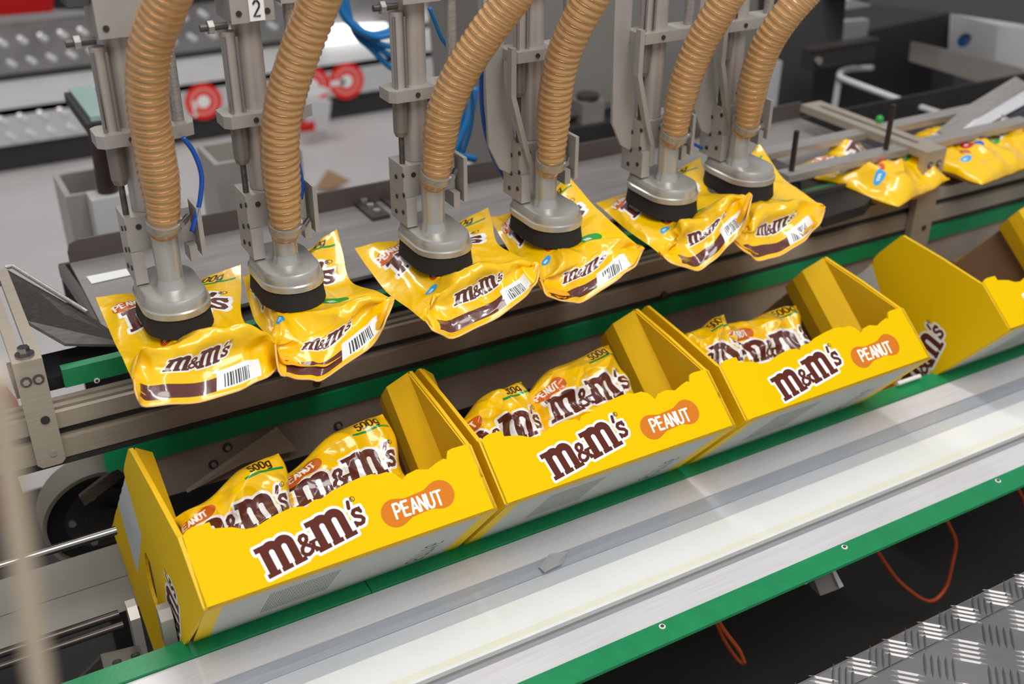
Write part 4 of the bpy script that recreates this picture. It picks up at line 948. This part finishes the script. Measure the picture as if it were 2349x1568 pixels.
# ------------------------------------------------------------------ air lines and cables
def line_px(name, pts, Y, r, m_, label, cat='air hose', group=None, par=None):
    ys = Y if isinstance(Y, (list, tuple)) else [Y]*len(pts)
    P = [at(*q, Y=y_) for q, y_ in zip(pts, ys)]; bm = bmesh.new(); tube(bm, spline(P, 8), r, 8); o = obj(name, bm, m_, par, 'all')
    if label: tag(o, label, cat, group)
    return o
line_px('air_line', [(420, 315), (445, 350), (462, 400), (460, 450), (452, 490), (440, 530)], 1.34, .0032, M_blue, 'blue air line looping right of the leftmost gripper')
line_px('air_line', [(683, 372), (690, 400), (694, 430), (690, 455)], 1.36, .0032, M_blue, 'short blue air line right of the second gripper')
line_px('air_line', [(985, 18), (998, 50), (1012, 85), (1026, 105), (1060, 160), (1080, 205), (1084, 250), (1078, 300), (1062, 350)], 1.5, .0035, M_cyan, 'blue air line passing behind the third hose')
o = line_px('air_line', [(1106, 110), (1104, 180), (1106, 250), (1118, 320), (1140, 380), (1162, 415)], 1.42, .0035, M_blue, 'long blue air line ending in a black plug at the fourth gripper')
p = at(1162, 418, Y=1.42); obj('plug', cb(p, p+Vector((.024, 0, -.008)), .009, seg=16), M_black, o, 40)
line_px('air_line', [(1562, 325), (1590, 330), (1615, 342), (1640, 345)], 1.4, .0028, M_blue, 'short dark blue line between the fifth and sixth grippers')
for k, pts in enumerate(([(770, -20), (785, 30), (812, 62), (860, 85), (905, 78)], [(776, -20), (792, 35), (830, 70), (870, 100), (905, 108)], [(782, -20), (805, 50), (840, 85), (885, 122), (905, 125)], [(790, -20), (812, 70), (850, 110), (890, 150), (905, 158)], [(766, -20), (780, 20), (800, 52), (850, 78), (900, 68)])):
    line_px('blue_cable', pts, 2.3+.01*k, .007, M_cyan, ['uppermost', 'second', 'third', 'lowest', 'thick outer'][k]+' blue cable of the bundle hanging behind the second hose', 'cable', 'bundle of blue cables')
line_px('blue_cable', [(1090, 200), (1082, 250), (1060, 310), (1048, 350), (1090, 365)], 2.0, .008, M_cyan, 'blue cable loop on the floor behind the third hose', 'cable')
line_px('blue_cable', [(1066, 230), (1056, 290), (1055, 350), (1075, 362)], 2.02, .007, M_cyan, 'second blue cable loop behind the third hose', 'cable')
# orange cables under the deck
line_px('orange_cable', [(2005, 1250), (2030, 1290), (2070, 1340), (2130, 1378), (2168, 1350), (2185, 1290), (2192, 1240), (2170, 1190)], .95, .0035, M_orange, 'large orange cable loop hanging under the deck', 'cable')
line_px('orange_cable', [(1640, 1410), (1665, 1450), (1695, 1490), (1708, 1520)], .92, .0035, M_orange, 'short bright orange cable under the outer green strip', 'cable')
line_px('orange_cable', [(1640, 1420), (1660, 1465), (1690, 1510), (1706, 1522)], .95, .003, M_orange, 'thin dim orange cable beside the short bright one', 'cable')
line_px('orange_cable', [(2320, 1100), (2349, 1150), (2370, 1250)], .95, .0035, M_orange, 'orange cable at the right edge under the deck', 'cable')
bm = bmesh.new(); quad_px(bm, [at(1868, 1330, Y=.86), at(1908, 1312, Y=.86), at(1930, 1348, Y=.86), at(1882, 1366, Y=.86)], .02)
sb = obj('sensor_bracket', bm, M_grey); tag(sb, 'small grey sensor bracket with a pale edge under the deck', 'bracket')
bm = bmesh.new(); quad_px(bm, [at(1908, 1306, Y=.855), at(1916, 1306, Y=.855), at(1936, 1344, Y=.855), at(1926, 1348, Y=.855)], .004); obj('pale_edge', bm, M_lgrey, sb)
for q in ((1851, 1335), (1878, 1322)):
    p = at(*q, Y=.85); obj('sensor_tip', bx(p.x-.003, p.x+.003, p.y, p.y+.01, p.z-.003, p.z+.003), M_white, sb)

# ------------------------------------------------------------------ foreground tread plate
ZP = -1.17
ye = at(2349, 1312, Z=ZP).y
tp = thing('tread_plate_step', (0, 0, 0), 'aluminium tread plate step in the lower right corner', 'step')
yf = at(2349, 1372, Z=ZP).y
obj('plate_sheet', bx(.2, 3, -.2, ye, zz(ZP)-.006, zz(ZP)), M_tread, tp)
bm = bmesh.new(); cyl(bm, (.2, ye, zz(ZP)-.001), (3, ye, zz(ZP)-.001), .0025, seg=8); obj('worn_edge', bm, M_chrome, tp)
bm = bmesh.new(); cyl(bm, (.2, yf, zz(ZP)-.001), (3, yf, zz(ZP)-.001), .002, seg=8); obj('fold_ridge', bm, M_chrome, tp)
bm = bmesh.new(); tread_bars(bm, .7, 2.2, yf-.004-.062*6, yf-.004+.0001, lambda s, q, h_: Vector((s, q, zz(ZP)+h_)), .062, .05, .005, .0022, 5, .0098)
tread_bars(bm, .7, 2.2, yf+.002, ye+.0, lambda s, q, h_: Vector((s, q, zz(ZP)+h_)), ye-yf-.004, .045, .005, .002, 4, .009)
o = obj('tread_bar', bm, M_tread, tp); o['kind'] = 'stuff'
# blurred guard edge close to the camera at the left
p, q = at(-14, 850, Y=.33), at(105, 1650, Y=.33)
tag(obj('guard_edge_post', cb(p+Vector((0, 0, .0)), q, .0045, seg=12), mat('beige_guard_paint', rgb(176, 160, 138), .5)), 'blurred beige guard edge close to the camera at lower left', 'post')
